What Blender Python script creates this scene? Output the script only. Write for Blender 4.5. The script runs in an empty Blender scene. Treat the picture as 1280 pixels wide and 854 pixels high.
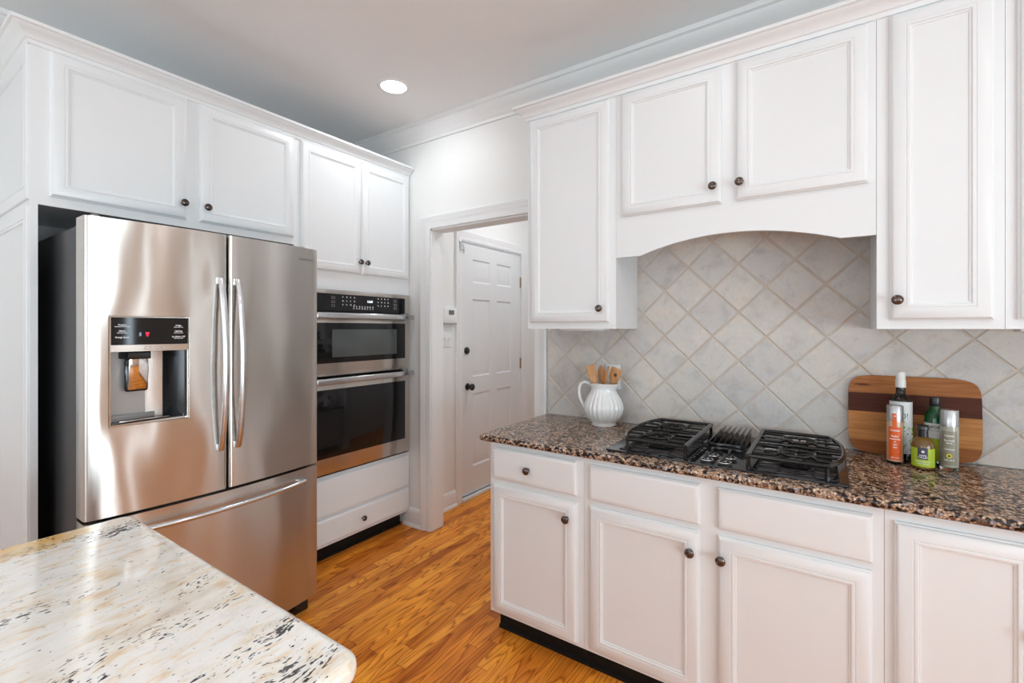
import bpy, bmesh, math, random
from mathutils import Vector
random.seed(7)
PI = math.pi
SC = bpy.context.scene
COL = SC.collection

# ------------------------------------------------------------------ camera
cam_d = bpy.data.cameras.new('camera')
cam = bpy.data.objects.new('camera', cam_d)
COL.objects.link(cam)
cam.location = (0, 0, 1.4067)
cam.rotation_euler = (PI / 2, 0, math.radians(34.053))
cam_d.sensor_width = 36.0
cam_d.lens = 36.0 * 580.0 / 1280.0
cam_d.shift_y = -16.5 / 1280.0
cam_d.clip_start = 0.02
SC.camera = cam

# ------------------------------------------------------------------ world, exposure, window light, added streak lights
SC.view_settings.view_transform = 'Standard'
SC.view_settings.look = 'None'
SC.view_settings.exposure = 0.29
SC.view_settings.gamma = 1.0
SC.view_settings.use_curve_mapping = False
SC.cycles.use_denoising = True
SC.cycles.max_bounces = 10
SC.cycles.diffuse_bounces = 6
SC.cycles.glossy_bounces = 5
SC.cycles.transmission_bounces = 8
SC.cycles.caustics_reflective = False
SC.cycles.caustics_refractive = False
SC.cycles.sample_clamp_indirect = 6.0
w = bpy.data.worlds.new('world')
SC.world = w
w.use_nodes = True
w.node_tree.nodes['Background'].inputs[0].default_value = (0.80, 0.88, 1.0, 1)
w.node_tree.nodes['Background'].inputs[1].default_value = 1.6


def area_light(name, loc, rot, sx, sy, power, colour, shape='RECTANGLE', spread=None):
    d = bpy.data.lights.new(name, 'AREA')
    d.shape = shape
    d.size = sx
    d.size_y = sy
    d.energy = power
    d.color = colour
    if spread:
        d.spread = spread
    o = bpy.data.objects.new(name, d)
    COL.objects.link(o)
    o.location = loc
    o.rotation_euler = rot
    return o


RX0, RX1, RY0, RY1, CZ = -3.10, 3.30, -3.10, 2.35, 2.82     # the kitchen's inner faces
DAY = (0.735, 0.905, 1.0)
# daylight entering by the openings of the wall behind the camera and of the wall at the right
area_light('daylight_patio', (RX1 - 0.03, -0.165, 1.20), (0, PI / 2 + 0.6, 0), 2.1, 1.13, 78, DAY)  # unseen opening, sited so the refrigerator mirrors a white strip
area_light('daylight_right', (RX1 - 0.03, -1.75, 1.55), (0, PI / 2 + 0.6, 0), 1.4, 1.2, 82, DAY)
area_light('daylight_rear_one', (0.9, RY0 + 0.03, 1.50), (-PI / 2 - 0.6, 0, PI), 2.0, 1.7, 18, DAY)
area_light('daylight_rear_two', (-1.6, RY0 + 0.03, 1.50), (-PI / 2 - 0.6, 0, PI), 1.5, 1.7, 36, DAY)

area_light('streak_light_one', (RX1 - 0.03, 1.15, 1.20), (0, PI / 2, 0), 2.0, 0.06, 3.6, DAY)  # added out of view, mirrored as an upright streak on the refrigerator
area_light('streak_light_two', (2.49, RY1 - 0.03, 1.15), (-PI / 2, 0, 0), 0.07, 1.9, 6.5, DAY)  # added for a second streak on the refrigerator door
area_light('streak_light_three', (1.42, RY1 - 0.03, 1.15), (-PI / 2, 0, 0), 0.07, 1.9, 4.0, DAY)  # added for a third streak, beside the handles


# ------------------------------------------------------------------ materials
class N:
    def __init__(self, name, rough=0.5, base=(0.8, 0.8, 0.8), metal=0.0):
        self.m = bpy.data.materials.new(name)
        self.m.use_nodes = True
        self.t = self.m.node_tree
        self.b = self.t.nodes['Principled BSDF']
        self.set('Base Color', (*base, 1))
        self.set('Roughness', rough)
        self.set('Metallic', metal)

    def set(self, k, v):
        if hasattr(v, 'node'):
            self.t.links.new(v, self.b.inputs[k])
        else:
            self.b.inputs[k].default_value = v

    def n(self, typ, ins=None, out=0, **props):
        nd = self.t.nodes.new('ShaderNode' + typ)
        for k, v in props.items():
            setattr(nd, k, v)
        for k, v in (ins or {}).items():
            if hasattr(v, 'node'):
                self.t.links.new(v, nd.inputs[k])
            else:
                nd.inputs[k].default_value = v
        return nd.outputs[out]

    def math(self, op, a, b=0.0, c=0.0):
        return self.n('Math', {0: a, 1: b, 2: c}, operation=op)

    def ramp(self, f, stops, interp='LINEAR'):
        nd = self.t.nodes.new('ShaderNodeValToRGB')
        nd.color_ramp.interpolation = interp
        el = nd.color_ramp.elements
        while len(el) < len(stops):
            el.new(0.5)
        for e, (p, c) in zip(el, stops):
            e.position = p
            e.color = (*c, 1) if len(c) == 3 else c
        self.t.links.new(f, nd.inputs[0])
        return nd.outputs[0]

    def mix(self, f, a, b, blend='MIX'):
        nd = self.t.nodes.new('ShaderNodeMix')
        nd.data_type = 'RGBA'
        nd.blend_type = blend
        for i, v in ((0, f), (6, a), (7, b)):
            if hasattr(v, 'node'):
                self.t.links.new(v, nd.inputs[i])
            elif i == 0:
                nd.inputs[0].default_value = v
            else:
                nd.inputs[i].default_value = (*v, 1) if len(v) == 3 else v
        return nd.outputs[2]

    def coord(self, kind='Object'):
        return self.t.nodes.new('ShaderNodeTexCoord').outputs[kind]

    def world(self):
        return self.t.nodes.new('ShaderNodeNewGeometry').outputs['Position']

    def scale(self, v, s, rot=(0, 0, 0), loc=(0, 0, 0)):
        return self.n('Mapping', {'Vector': v, 'Scale': s, 'Rotation': rot, 'Location': loc})

    def noise(self, v, scale, detail=3.0, rough=0.5, dist=0.0, out=0):
        return self.n('TexNoise', {'Vector': v, 'Scale': scale, 'Detail': detail, 'Roughness': rough, 'Distortion': dist}, out=out)

    def bump(self, h, strength=0.3, dist=0.01, normal=None):
        ins = {'Height': h, 'Strength': strength, 'Distance': dist}
        if normal is not None:
            ins['Normal'] = normal
        self.last = self.n('Bump', ins)
        self.set('Normal', self.last)
        return self.last


def plain(name, base, rough=0.5, metal=0.0, var=0.03, bump=0.0, bscale=200.0, **extra):
    """a procedural paint, metal or plastic: a faint mottling of colour and an optional fine bump"""
    n = N(name, rough, base, metal)
    f = n.noise(n.coord(), 14.0, 2.0)
    lo = tuple(max(0, c * (1 - var)) for c in base)
    hi = tuple(min(1, c * (1 + var)) for c in base)
    n.set('Base Color', n.mix(f, lo, hi))
    if bump:
        n.bump(n.noise(n.coord(), bscale, 2.0), bump, 0.001)
    for k, v in extra.items():
        n.set(k.replace('_', ' '), v)
    return n.m


def mat_floor():
    n = N('oak_floorboards', 0.3)
    sep = n.n('SeparateXYZ', {0: n.world()}, out=0)
    sepn = sep.node
    x, y = sepn.outputs[0], sepn.outputs[1]
    W = 0.0575
    u = n.math('DIVIDE', x, W)
    row = n.math('FLOOR', u)
    rowr = n.n('TexWhiteNoise', {'W': row}, noise_dimensions='1D')
    yy = n.math('ADD', y, n.math('MULTIPLY', rowr, 7.3))
    v = n.math('DIVIDE', yy, n.math('ADD', n.math('MULTIPLY', rowr, 0.35), 0.62))
    seg = n.math('FLOOR', v)
    idv = n.n('CombineXYZ', {0: row, 1: seg, 2: 0.0})
    rnd = n.n('TexWhiteNoise', {'Vector': idv}, out=0, noise_dimensions='3D')
    rnd2 = n.n('TexWhiteNoise', {'Vector': idv}, out=1, noise_dimensions='3D')
    off = n.n('VectorMath', {0: rnd2, 1: (9.0, 9.0, 9.0)}, operation='MULTIPLY')
    # growth-ring field, long along the board
    p = n.n('CombineXYZ', {0: x, 1: n.math('MULTIPLY', y, 0.13), 2: 0.0})
    p = n.n('VectorMath', {0: p, 1: off}, operation='ADD')
    warp = n.noise(p, 9.0, 2.0, 0.45)
    fine = n.noise(n.scale(n.world(), (60, 3.0, 1)), 3.0, 4.0, 0.6)
    ring = n.math('FRACT', n.math('ADD', n.math('MULTIPLY', warp, n.math('ADD', n.math('MULTIPLY', rnd, 10.0), 9.0)), n.math('MULTIPLY', fine, 0.35)))
    tone = n.ramp(rnd, [(0.0, (0.58, 0.165, 0.018)), (0.25, (0.78, 0.26, 0.028)), (0.7, (0.92, 0.345, 0.040)), (1.0, (1.0, 0.43, 0.06))])
    lines = n.ramp(ring, [(0.0, (0.42, 0.23, 0.11)), (0.14, (0.80, 0.64, 0.50)), (0.35, (1.0, 1.0, 1.0)), (0.85, (1.15, 1.15, 1.15)), (1.0, (0.62, 0.5, 0.4))])
    c = n.mix(0.85, tone, lines, 'MULTIPLY')
    streak = n.ramp(n.noise(n.scale(n.world(), (240, 5.0, 1)), 1.0, 3.0, 0.7), [(0.38, (0.62, 0.52, 0.45)), (0.55, (1, 1, 1))])
    c = n.mix(0.4, c, streak, 'MULTIPLY')
    patch = n.ramp(n.noise(n.scale(n.world(), (2.6, 0.9, 1)), 2.2, 3.0), [(0.38, (0.62, 0.48, 0.38)), (0.6, (1.1, 1.1, 1.08))])
    c = n.mix(0.5, c, patch, 'MULTIPLY')
    knot = n.n('TexVoronoi', {'Vector': n.scale(n.world(), (5.5, 2.1, 1)), 'Scale': 1.0, 'Randomness': 1.0})
    kn = n.ramp(knot, [(0.0, (0.22, 0.13, 0.1)), (0.045, (0.45, 0.33, 0.28)), (0.12, (1, 1, 1))])
    c = n.mix(0.75, c, kn, 'MULTIPLY')
    fx = n.math('FRACT', u)
    gap = n.math('MINIMUM', fx, n.math('SUBTRACT', 1.0, fx))
    fv = n.math('FRACT', v)
    gapv = n.math('MULTIPLY', n.math('MINIMUM', fv, n.math('SUBTRACT', 1.0, fv)), 9.0)
    g = n.math('MINIMUM', gap, gapv)
    gm = n.ramp(g, [(0.0, (0.28, 0.2, 0.16)), (0.016, (0.5, 0.42, 0.36)), (0.03, (1, 1, 1))])
    c = n.mix(0.7, c, gm, 'MULTIPLY')
    n.set('Base Color', c)
    n.set('Roughness', n.math('ADD', n.math('MULTIPLY', fine, 0.16), 0.24))
    n.set('Specular IOR Level', 0.25)
    gs = n.ramp(g, [(0.0, (0, 0, 0)), (0.03, (1, 1, 1))])
    hb = n.math('ADD', n.math('MULTIPLY', ring, 0.12), gs)
    n.bump(hb, 0.22, 0.0015)
    return n.m


def mat_brown_granite():
    n = N('brown_speckled_granite', 0.2)
    w_ = n.world()
    wob = n.noise(w_, 35.0, 2.0, out=1)
    p = n.n('VectorMath', {0: n.n('VectorMath', {0: wob, 1: (0.014, 0.014, 0.014)}, operation='MULTIPLY'), 1: w_}, operation='ADD')
    vo = n.n('TexVoronoi', {'Vector': p, 'Scale': 115.0, 'Randomness': 1.0})
    vcol = vo.node.outputs['Color']
    sc = n.n('SeparateColor', {0: vcol}, out=0).node
    edge = n.n('TexVoronoi', {'Vector': p, 'Scale': 115.0, 'Randomness': 1.0}, feature='DISTANCE_TO_EDGE')
    cell = n.ramp(sc.outputs[0], [(0.0, (0.010, 0.009, 0.010)), (0.2, (0.05, 0.034, 0.03)), (0.30, (0.17, 0.098, 0.07)),
                                  (0.38, (0.42, 0.27, 0.18)), (0.60, (0.62, 0.44, 0.30)), (0.8, (0.72, 0.56, 0.42)), (0.93, (0.42, 0.37, 0.38))], 'CONSTANT')
    big = n.noise(w_, 22.0, 3.0, 0.65)
    dark = n.ramp(big, [(0.36, (0.14, 0.11, 0.11)), (0.44, (1, 1, 1))])
    c = n.mix(0.85, cell, dark, 'MULTIPLY')
    em = n.ramp(edge, [(0.0, (0.12, 0.08, 0.07)), (0.10, (0.5, 0.4, 0.36)), (0.22, (1, 1, 1))])
    c = n.mix(0.7, c, em, 'MULTIPLY')
    fl = n.noise(w_, 260.0, 2.0, 0.6)
    fm = n.ramp(fl, [(0.33, (0.25, 0.2, 0.2)), (0.46, (1, 1, 1)), (0.75, (1.2, 1.17, 1.12))])
    c = n.mix(0.6, c, fm, 'MULTIPLY')
    n.set('Base Color', c)
    n.set('Specular IOR Level', 0.35)
    return n.m


def mat_white_granite():
    n = N('cream_white_granite', 0.08)
    w_ = n.world()
    wob = n.noise(w_, 7.0, 2.0, out=1)
    p = n.n('VectorMath', {0: n.n('VectorMath', {0: wob, 1: (0.05, 0.05, 0.05)}, operation='MULTIPLY'), 1: w_}, operation='ADD')
    pr = n.scale(p, (1, 1, 1), (0, 0, math.radians(-8)))
    cloud = n.noise(n.scale(pr, (14, 5.0, 8)), 1.0, 5.0, 0.62)
    c = n.ramp(cloud, [(0.28, (0.70, 0.62, 0.53)), (0.42, (0.86, 0.82, 0.75)), (0.56, (0.92, 0.905, 0.875)), (0.75, (0.87, 0.865, 0.86))])
    # warm veils towards the seating end
    amb = n.noise(n.scale(pr, (56, 16, 40), (0, 0, 0.1)), 1.0, 3.0, 0.65)
    am = n.ramp(amb, [(0.52, (1, 1, 1)), (0.60, (0.96, 0.86, 0.72)), (0.72, (0.84, 0.60, 0.36))])
    c = n.mix(0.75, c, am, 'MULTIPLY')
    xs = n.n('SeparateXYZ', {0: w_}).node.outputs[0]
    ys = n.n('SeparateXYZ', {0: w_}).node.outputs[1]
    # an amber band crossing the far left corner of this slab
    dx = n.math('DIVIDE', n.math('ADD', xs, 1.50), 0.075)
    dy = n.math('DIVIDE', n.math('SUBTRACT', ys, 0.26), 0.13)
    rr = n.math('ADD', n.math('MULTIPLY', dx, dx), n.math('MULTIPLY', dy, dy))
    rr = n.math('ADD', rr, n.math('MULTIPLY', n.math('SUBTRACT', n.noise(w_, 30.0, 3.0), 0.5), 1.6))
    am2 = n.ramp(rr, [(0.0, (0.95, 0.62, 0.22)), (0.5, (0.96, 0.76, 0.46)), (1.0, (1, 1, 1))])
    c = n.mix(0.9, c, am2, 'MULTIPLY')
    grey = n.ramp(n.noise(n.scale(pr, (40, 14, 30)), 1.0, 4.0, 0.7), [(0.30, (0.62, 0.60, 0.60)), (0.46, (1, 1, 1))])
    c = n.mix(0.38, c, grey, 'MULTIPLY')
    # black mica flecks gathered in drifting trails
    trail = n.noise(n.scale(pr, (11.0, 3.2, 6)), 1.0, 3.0, 0.6)
    tm = n.ramp(trail, [(0.50, (0, 0, 0)), (0.64, (1, 1, 1))])
    fleck = n.noise(n.scale(pr, (190, 64, 120), (0, 0, 0.15)), 1.0, 2.5, 0.6)
    fl = n.math('SUBTRACT', n.math('ADD', fleck, n.math('MULTIPLY', tm, 0.15)), 0.665)
    fm = n.ramp(n.math('MULTIPLY', fl, 22.0), [(0.0, (0, 0, 0)), (1.0, (1, 1, 1))])
    c = n.mix(fm, c, (0.035, 0.03, 0.035))
    garnet = n.n('TexVoronoi', {'Vector': n.scale(p, (9, 9, 9)), 'Scale': 1.0})
    gm = n.ramp(garnet, [(0.02, (1, 1, 1)), (0.035, (0, 0, 0))])
    c = n.mix(n.math('MULTIPLY', gm, 0.7), c, (0.3, 0.07, 0.04))
    n.set('Base Color', c)
    n.set('Specular IOR Level', 0.6)
    return n.m


def mat_tile():
    n = N('stone_look_tile', 0.42)
    isl = n.t.nodes.new('ShaderNodeNewGeometry').outputs['Random Per Island']
    offs = n.n('CombineXYZ', {0: n.math('MULTIPLY', isl, 31.0), 1: 0.0, 2: n.math('MULTIPLY', isl, 17.0)})
    p = n.n('VectorMath', {0: n.world(), 1: offs}, operation='ADD')
    a = n.noise(p, 9.0, 5.0, 0.62, 0.4)
    c = n.ramp(a, [(0.30, (0.48, 0.44, 0.41)), (0.48, (0.59, 0.565, 0.54)), (0.62, (0.63, 0.58, 0.53)), (0.8, (0.70, 0.66, 0.61))])
    b = n.noise(p, 26.0, 4.0, 0.7)
    rust = n.ramp(b, [(0.56, (1, 1, 1)), (0.70, (0.93, 0.83, 0.74))])
    c = n.mix(0.8, c, rust, 'MULTIPLY')
    tint = n.ramp(isl, [(0.0, (0.93, 0.93, 0.95)), (0.5, (1.0, 1.0, 1.0)), (1.0, (1.05, 1.03, 1.0))])
    c = n.mix(1.0, c, tint, 'MULTIPLY')
    fine = n.ramp(n.noise(p, 120.0, 3.0, 0.7), [(0.3, (0.93, 0.93, 0.93)), (0.6, (1.03, 1.03, 1.03))])
    c = n.mix(0.8, c, fine, 'MULTIPLY')
    n.set('Base Color', c)
    n.bump(n.noise(p, 70.0, 4.0, 0.6), 0.12, 0.002)
    return n.m


def mat_steel(name, base=(0.62, 0.585, 0.545), rough=0.2, wob=0.0, aniso=0.85, rot=0.25):
    n = N(name, rough, base, 1.0)
    brush = n.noise(n.scale(n.coord(), (3.0, 3.0, 700.0)), 1.0, 2.0)
    n.set('Roughness', n.math('ADD', n.math('MULTIPLY', brush, 0.08), rough - 0.04))
    n.set('Anisotropic', aniso)
    n.set('Anisotropic Rotation', rot)
    tg = n.t.nodes.new('ShaderNodeTangent')
    tg.direction_type = 'RADIAL'
    tg.axis = 'Z'
    n.set('Tangent', tg.outputs[0])
    if wob:
        h = n.noise(n.scale(n.coord(), (4.5, 4.5, 2.2)), 1.0, 1.0, 0.3)
        n.bump(h, 1.0, wob)
    return n.m


def mat_board():
    n = N('acacia_and_walnut', 0.6)
    n.set('Specular IOR Level', 0.2)
    co = n.coord()
    sp = n.n('SeparateXYZ', {0: co}).node.outputs
    z = n.math('ADD', sp[2], n.math('MULTIPLY', sp[0], -0.012))
    band = n.ramp(n.math('DIVIDE', z, 0.31), [(0.0, (0.34, 0.125, 0.038)), (0.17, (0.56, 0.25, 0.085)), (0.525, (0.085, 0.024, 0.013)), (0.765, (0.38, 0.15, 0.052))], 'CONSTANT')
    g = n.noise(n.scale(co, (5, 5, 90)), 1.0, 4.0, 0.6, 0.6)
    gr = n.ramp(g, [(0.35, (0.66, 0.58, 0.52)), (0.6, (1.1, 1.08, 1.05))])
    c = n.mix(0.75, band, gr, 'MULTIPLY')
    big = n.noise(n.scale(co, (4, 4, 12)), 1.0, 2.0)
    c = n.mix(0.5, c, n.ramp(big, [(0.35, (0.75, 0.68, 0.62)), (0.65, (1.1, 1.1, 1.1))]), 'MULTIPLY')
    dx = n.math('MULTIPLY', n.math('ADD', sp[0], 0.148), 26.0)
    dz = n.math('MULTIPLY', n.math('SUBTRACT', sp[2], 0.268), 150.0)
    k = n.math('ADD', n.math('MULTIPLY', dx, dx), n.math('MULTIPLY', dz, dz))
    c = n.mix(0.9, c, n.ramp(k, [(0.0, (0.12, 0.09, 0.08)), (0.3, (0.4, 0.33, 0.3)), (0.9, (1, 1, 1))]), 'MULTIPLY')
    n.set('Base Color', c)
    n.bump(g, 0.08, 0.001)
    return n.m


def mat_wood(name, a, b):
    n = N(name, 0.5)
    g = n.noise(n.scale(n.coord(), (90, 60, 7)), 1.0, 3.0, 0.6, 0.5)
    n.set('Base Color', n.ramp(g, [(0.35, a), (0.65, b)]))
    return n.m


def emit(name, colour, strength, base=(0.8, 0.8, 0.8)):
    n = N(name, 0.4, base)
    n.set('Emission Color', (*colour, 1))
    n.set('Emission Strength', strength)
    return n.m


def mat_glass(name, colour=(1, 1, 1), rough=0.02, ior=1.45):
    n = N(name, rough, colour)
    n.set('Transmission Weight', 1.0)
    n.set('IOR', ior)
    return n.m


WALL = plain('wall_paint', (0.80, 0.795, 0.78), 0.6, var=0.01)
CEIL = plain('ceiling_paint', (0.82, 0.82, 0.82), 0.8, var=0.01)
TRIM = plain('white_trim_paint', (0.81, 0.81, 0.81), 0.38, var=0.01)
CAB = plain('white_cabinet_paint', (0.79, 0.805, 0.817), 0.36, var=0.012, bump=0.02, bscale=60)
DOORP = plain('hall_door_paint', (0.74, 0.75, 0.76), 0.4, var=0.01)
BLACK = plain('black_toe_kick', (0.008, 0.008, 0.008), 0.45, Specular_IOR_Level=0.2)
DARKIN = plain('shadowed_cabinet_interior', (0.42, 0.40, 0.37), 0.6)
FLOOR = mat_floor()
BGRAN = mat_brown_granite()
WGRAN = mat_white_granite()
TILE = mat_tile()
GROUT = plain('tan_grout', (0.60, 0.51, 0.43), 0.85, var=0.1, bump=0.2, bscale=400)
STEEL = mat_steel('brushed_stainless_steel', rough=0.25, wob=0.014, aniso=1.0)
STEELF = mat_steel('flat_stainless_steel', (0.62, 0.575, 0.53), 0.24)
SATIN = plain('satin_handle_metal', (0.66, 0.66, 0.67), 0.22, 1.0)
CHROME = plain('chrome', (0.78, 0.78, 0.78), 0.08, 1.0)
FSIDE = plain('charcoal_fridge_side', (0.035, 0.036, 0.038), 0.42, 0.0, bump=0.06, bscale=500)
BRONZE = plain('dark_bronze_knob', (0.11, 0.085, 0.075), 0.17, 0.85, var=0.3)
BGLASS = plain('black_glass', (0.008, 0.008, 0.009), 0.05, 0.0, Specular_IOR_Level=0.4)
WGLASS = plain('grey_microwave_window', (0.085, 0.095, 0.095), 0.07)
BPLAST = plain('black_gloss_plastic', (0.014, 0.014, 0.015), 0.16)
GREYPL = plain('grey_dispenser_plastic', (0.42, 0.40, 0.385), 0.3, 0.35)
ENAMEL = plain('black_enamel_cooktop', (0.016, 0.015, 0.016), 0.09, 0.0, Specular_IOR_Level=0.45)
IRON = plain('black_glossy_iron', (0.010, 0.009, 0.009), 0.17, bump=0.25, bscale=90, Specular_IOR_Level=0.4)
BKNOB = plain('matt_black_hardware', (0.012, 0.012, 0.013), 0.28)
CERAM = plain('white_glazed_ceramic', (0.83, 0.83, 0.82), 0.14, var=0.01, Coat_Weight=0.3)
PLATE = plain('white_plastic_plate', (0.80, 0.80, 0.79), 0.3)
GREYW = plain('grey_lcd', (0.16, 0.17, 0.17), 0.2)
INK = plain('white_print', (0.85, 0.85, 0.85), 0.5)
DINK = plain('dark_print', (0.02, 0.02, 0.02), 0.5)
GREYINK = plain('grey_print', (0.18, 0.17, 0.16), 0.4)
REDLED = emit('red_indicator', (1, 0.01, 0.06), 1.1, (0.3, 0.0, 0.02))
BLUELED = emit('blue_indicator', (0.35, 0.6, 0.9), 0.3, (0.05, 0.1, 0.15))
CLOCK = emit('white_blue_clock_digits', (0.75, 0.88, 1.0), 2.0)
LAMP = emit('lamp_lens', (1.0, 0.97, 0.93), 9.0)
BOARD = mat_board()
WOOD1 = mat_wood('tan_bamboo', (0.42, 0.19, 0.065), (0.60, 0.32, 0.13))
WOOD2 = mat_wood('orange_beech', (0.40, 0.155, 0.04), (0.56, 0.26, 0.085))
DGLASS = plain('near_black_bottle_glass', (0.012, 0.008, 0.006), 0.05, Specular_IOR_Level=0.45)
GGLASS = plain('dark_green_bottle_glass', (0.004, 0.075, 0.02), 0.06, Specular_IOR_Level=0.5)
OIL = plain('amber_oil_in_glass', (0.15, 0.075, 0.008), 0.06, Specular_IOR_Level=0.5)
CLEAR = mat_glass('clear_glass')
PANE = mat_glass('window_pane_glass', (1, 1, 1), 0.0, 1.05)
LBLW = plain('white_paper_label', (0.72, 0.73, 0.72), 0.5)
LBLO = plain('orange_label', (0.78, 0.115, 0.015), 0.4)
LBLG = plain('lime_green_label', (0.42, 0.55, 0.03), 0.4)
LBLD = plain('slate_label_square', (0.055, 0.05, 0.075), 0.4)
GREEN = plain('leaf_green_print', (0.20, 0.36, 0.03), 0.5)
YELL = plain('yellow_print', (0.75, 0.6, 0.02), 0.4)
SALT = plain('peach_seasoning', (0.60, 0.40, 0.27), 0.5, var=0.25, Coat_Weight=1.0)
HERB = plain('pale_green_grey_seasoning', (0.42, 0.40, 0.33), 0.4, var=0.2, Coat_Weight=1.0)
CAPM = plain('brushed_silver_cap', (0.42, 0.42, 0.42), 0.3, 0.9)
WCAP = plain('white_cap', (0.78, 0.78, 0.76), 0.35)
BRASS = plain('brass_hinge', (0.32, 0.22, 0.10), 0.3, 0.9)
THRESH = plain('threshold', (0.70, 0.70, 0.69), 0.5)


# ------------------------------------------------------------------ building helpers
WPOS = {}


def P_(parent):
    return WPOS.get(parent.name, Vector((0, 0, 0))) if parent else Vector((0, 0, 0))


def empty(name, loc, label=None, cat=None, group=None, kind=None):
    o = bpy.data.objects.new(name, None)
    o.empty_display_size = 0.05
    COL.objects.link(o)
    o.location = loc
    WPOS[o.name] = Vector(loc)
    tag(o, label, cat, group, kind)
    return o


def tag(o, label=None, cat=None, group=None, kind=None):
    if label:
        o['label'] = label
    if cat:
        o['category'] = cat
    if group:
        o['group'] = group
    if kind:
        o['kind'] = kind
    return o


def TR(yf):
    """frame of a face that looks towards -Y: (u, n, z) -> world"""
    return lambda u, n, z: Vector((u, yf - n, z))


def TL(xf):
    """frame of a face that looks towards +X"""
    return lambda u, n, z: Vector((xf + n, u, z))


TW = lambda x, y, z: Vector((x, y, z))


class B:
    """collects shapes into one mesh"""

    def __init__(self):
        self.bm = bmesh.new()
        self.mi = 0

    def _merge(self, t):
        bmesh.ops.recalc_face_normals(t, faces=t.faces[:])
        for f in t.faces:
            f.material_index = self.mi
        me = bpy.data.meshes.new('tmp')
        t.to_mesh(me)
        t.free()
        self.bm.from_mesh(me)
        bpy.data.meshes.remove(me)

    def box(self, a0, a1, b0, b1, c0, c1, T=TW, bev=0.0, seg=2):
        t = bmesh.new()
        vs = [t.verts.new(T(a, b, c)) for a in (a0, a1) for b in (b0, b1) for c in (c0, c1)]
        for q in ((0, 1, 3, 2), (4, 6, 7, 5), (0, 4, 5, 1), (2, 3, 7, 6), (0, 2, 6, 4), (1, 5, 7, 3)):
            t.faces.new([vs[i] for i in q])
        if bev:
            bmesh.ops.bevel(t, geom=t.edges[:], offset=bev, segments=seg, profile=0.5, affect='EDGES')
        self._merge(t)
        return self

    def prism(self, poly, c0, c1, T=TW, bev=0.0, seg=2, which='all'):
        """poly: list of (a, b); extruded along c; T maps (a, b, c)"""
        t = bmesh.new()
        lo = [t.verts.new(T(a, b, c0)) for a, b in poly]
        hi = [t.verts.new(T(a, b, c1)) for a, b in poly]
        n = len(poly)
        f0 = t.faces.new(lo)
        f1 = t.faces.new(hi)
        for i in range(n):
            j = (i + 1) % n
            t.faces.new((lo[i], lo[j], hi[j], hi[i]))
        if bev:
            es = set(f0.edges) | set(f1.edges) if which == 'all' else set(f1.edges)
            bmesh.ops.bevel(t, geom=list(es), offset=bev, segments=seg, profile=0.5, affect='EDGES')
        self._merge(t)
        return self

    def rings(self, rect, prof, T):
        """panelled front: nested rectangles, prof = [(inset, height)]"""
        a0, a1, c0, c1 = rect
        t = bmesh.new()
        rs = []
        for i, h in prof:
            rs.append([t.verts.new(T(a, h, c)) for a, c in ((a0 + i, c0 + i), (a1 - i, c0 + i), (a1 - i, c1 - i), (a0 + i, c1 - i))])
        t.faces.new(rs[0])
        for r, q in zip(rs, rs[1:]):
            for i in range(4):
                j = (i + 1) % 4
                t.faces.new((r[i], r[j], q[j], q[i]))
        t.faces.new(rs[-1])
        self._merge(t)
        return self

    def lathe(self, prof, c, axis='z', seg=32, ribs=0, ribamp=None, T=None, caps=True, a0=0.0, a1=2 * PI):
        """prof: [(r, h)] about the axis through c"""
        c = Vector(c)
        t = bmesh.new()
        full = abs(a1 - a0 - 2 * PI) < 1e-6
        k = seg if full else seg + 1
        rs = []
        for j, (r, h) in enumerate(prof):
            row = []
            for i in range(k):
                th = a0 + (a1 - a0) * i / seg
                rr = r
                if ribs and ribamp:
                    rr = r * (1 + ribamp[j] * (abs(math.sin(ribs * th / 2)) - 0.5))
                x, y = rr * math.cos(th), rr * math.sin(th)
                if axis == 'z':
                    v = Vector((x, y, h))
                elif axis == '-y':
                    v = Vector((x, -h, y))
                elif axis == 'x':
                    v = Vector((h, x, y))
                row.append(t.verts.new(c + v))
            rs.append(row)
        for r, q in zip(rs, rs[1:]):
            for i in range(k if full else k - 1):
                j = (i + 1) % k
                t.faces.new((r[i], r[j], q[j], q[i]))
        if caps and full:
            for row, (r, h) in ((rs[0], prof[0]), (rs[-1], prof[-1])):
                if r > 1e-4:
                    t.faces.new(row)
        bmesh.ops.remove_doubles(t, verts=t.verts[:], dist=1e-6)
        self._merge(t)
        return self

    def tube(self, pts, rad, seg=10, closed=False, flat=None):
        """round tube through pts; rad a number or a list; flat=(ru, rv, up) for an oval section"""
        pts = [Vector(p) for p in pts]
        n = len(pts)
        t = bmesh.new()
        rs = []
        prev = None
        for i, p in enumerate(pts):
            if closed:
                d = (pts[(i + 1) % n] - pts[i - 1]).normalized()
            else:
                d = (pts[min(i + 1, n - 1)] - pts[max(i - 1, 0)]).normalized()
            if flat:
                up = Vector(flat[2])
                s = d.cross(up).normalized()
                up = s.cross(d).normalized()
                ru, rv = flat[0], flat[1]
            else:
                up = prev if prev is not None else (Vector((0, 0, 1)) if abs(d.z) < 0.9 else Vector((1, 0, 0)))
                s = d.cross(up).normalized()
                up = s.cross(d).normalized()
                prev = up
                ru = rv = rad[i] if isinstance(rad, (list, tuple)) else rad
            rs.append([t.verts.new(p + s * ru * math.cos(2 * PI * k / seg) + up * rv * math.sin(2 * PI * k / seg)) for k in range(seg)])
        m = n if closed else n - 1
        for i in range(m):
            r, q = rs[i], rs[(i + 1) % n]
            for k in range(seg):
                j = (k + 1) % seg
                t.faces.new((r[k], r[j], q[j], q[k]))
        if not closed:
            t.faces.new(rs[0])
            t.faces.new(rs[-1])
        self._merge(t)
        return self

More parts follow.
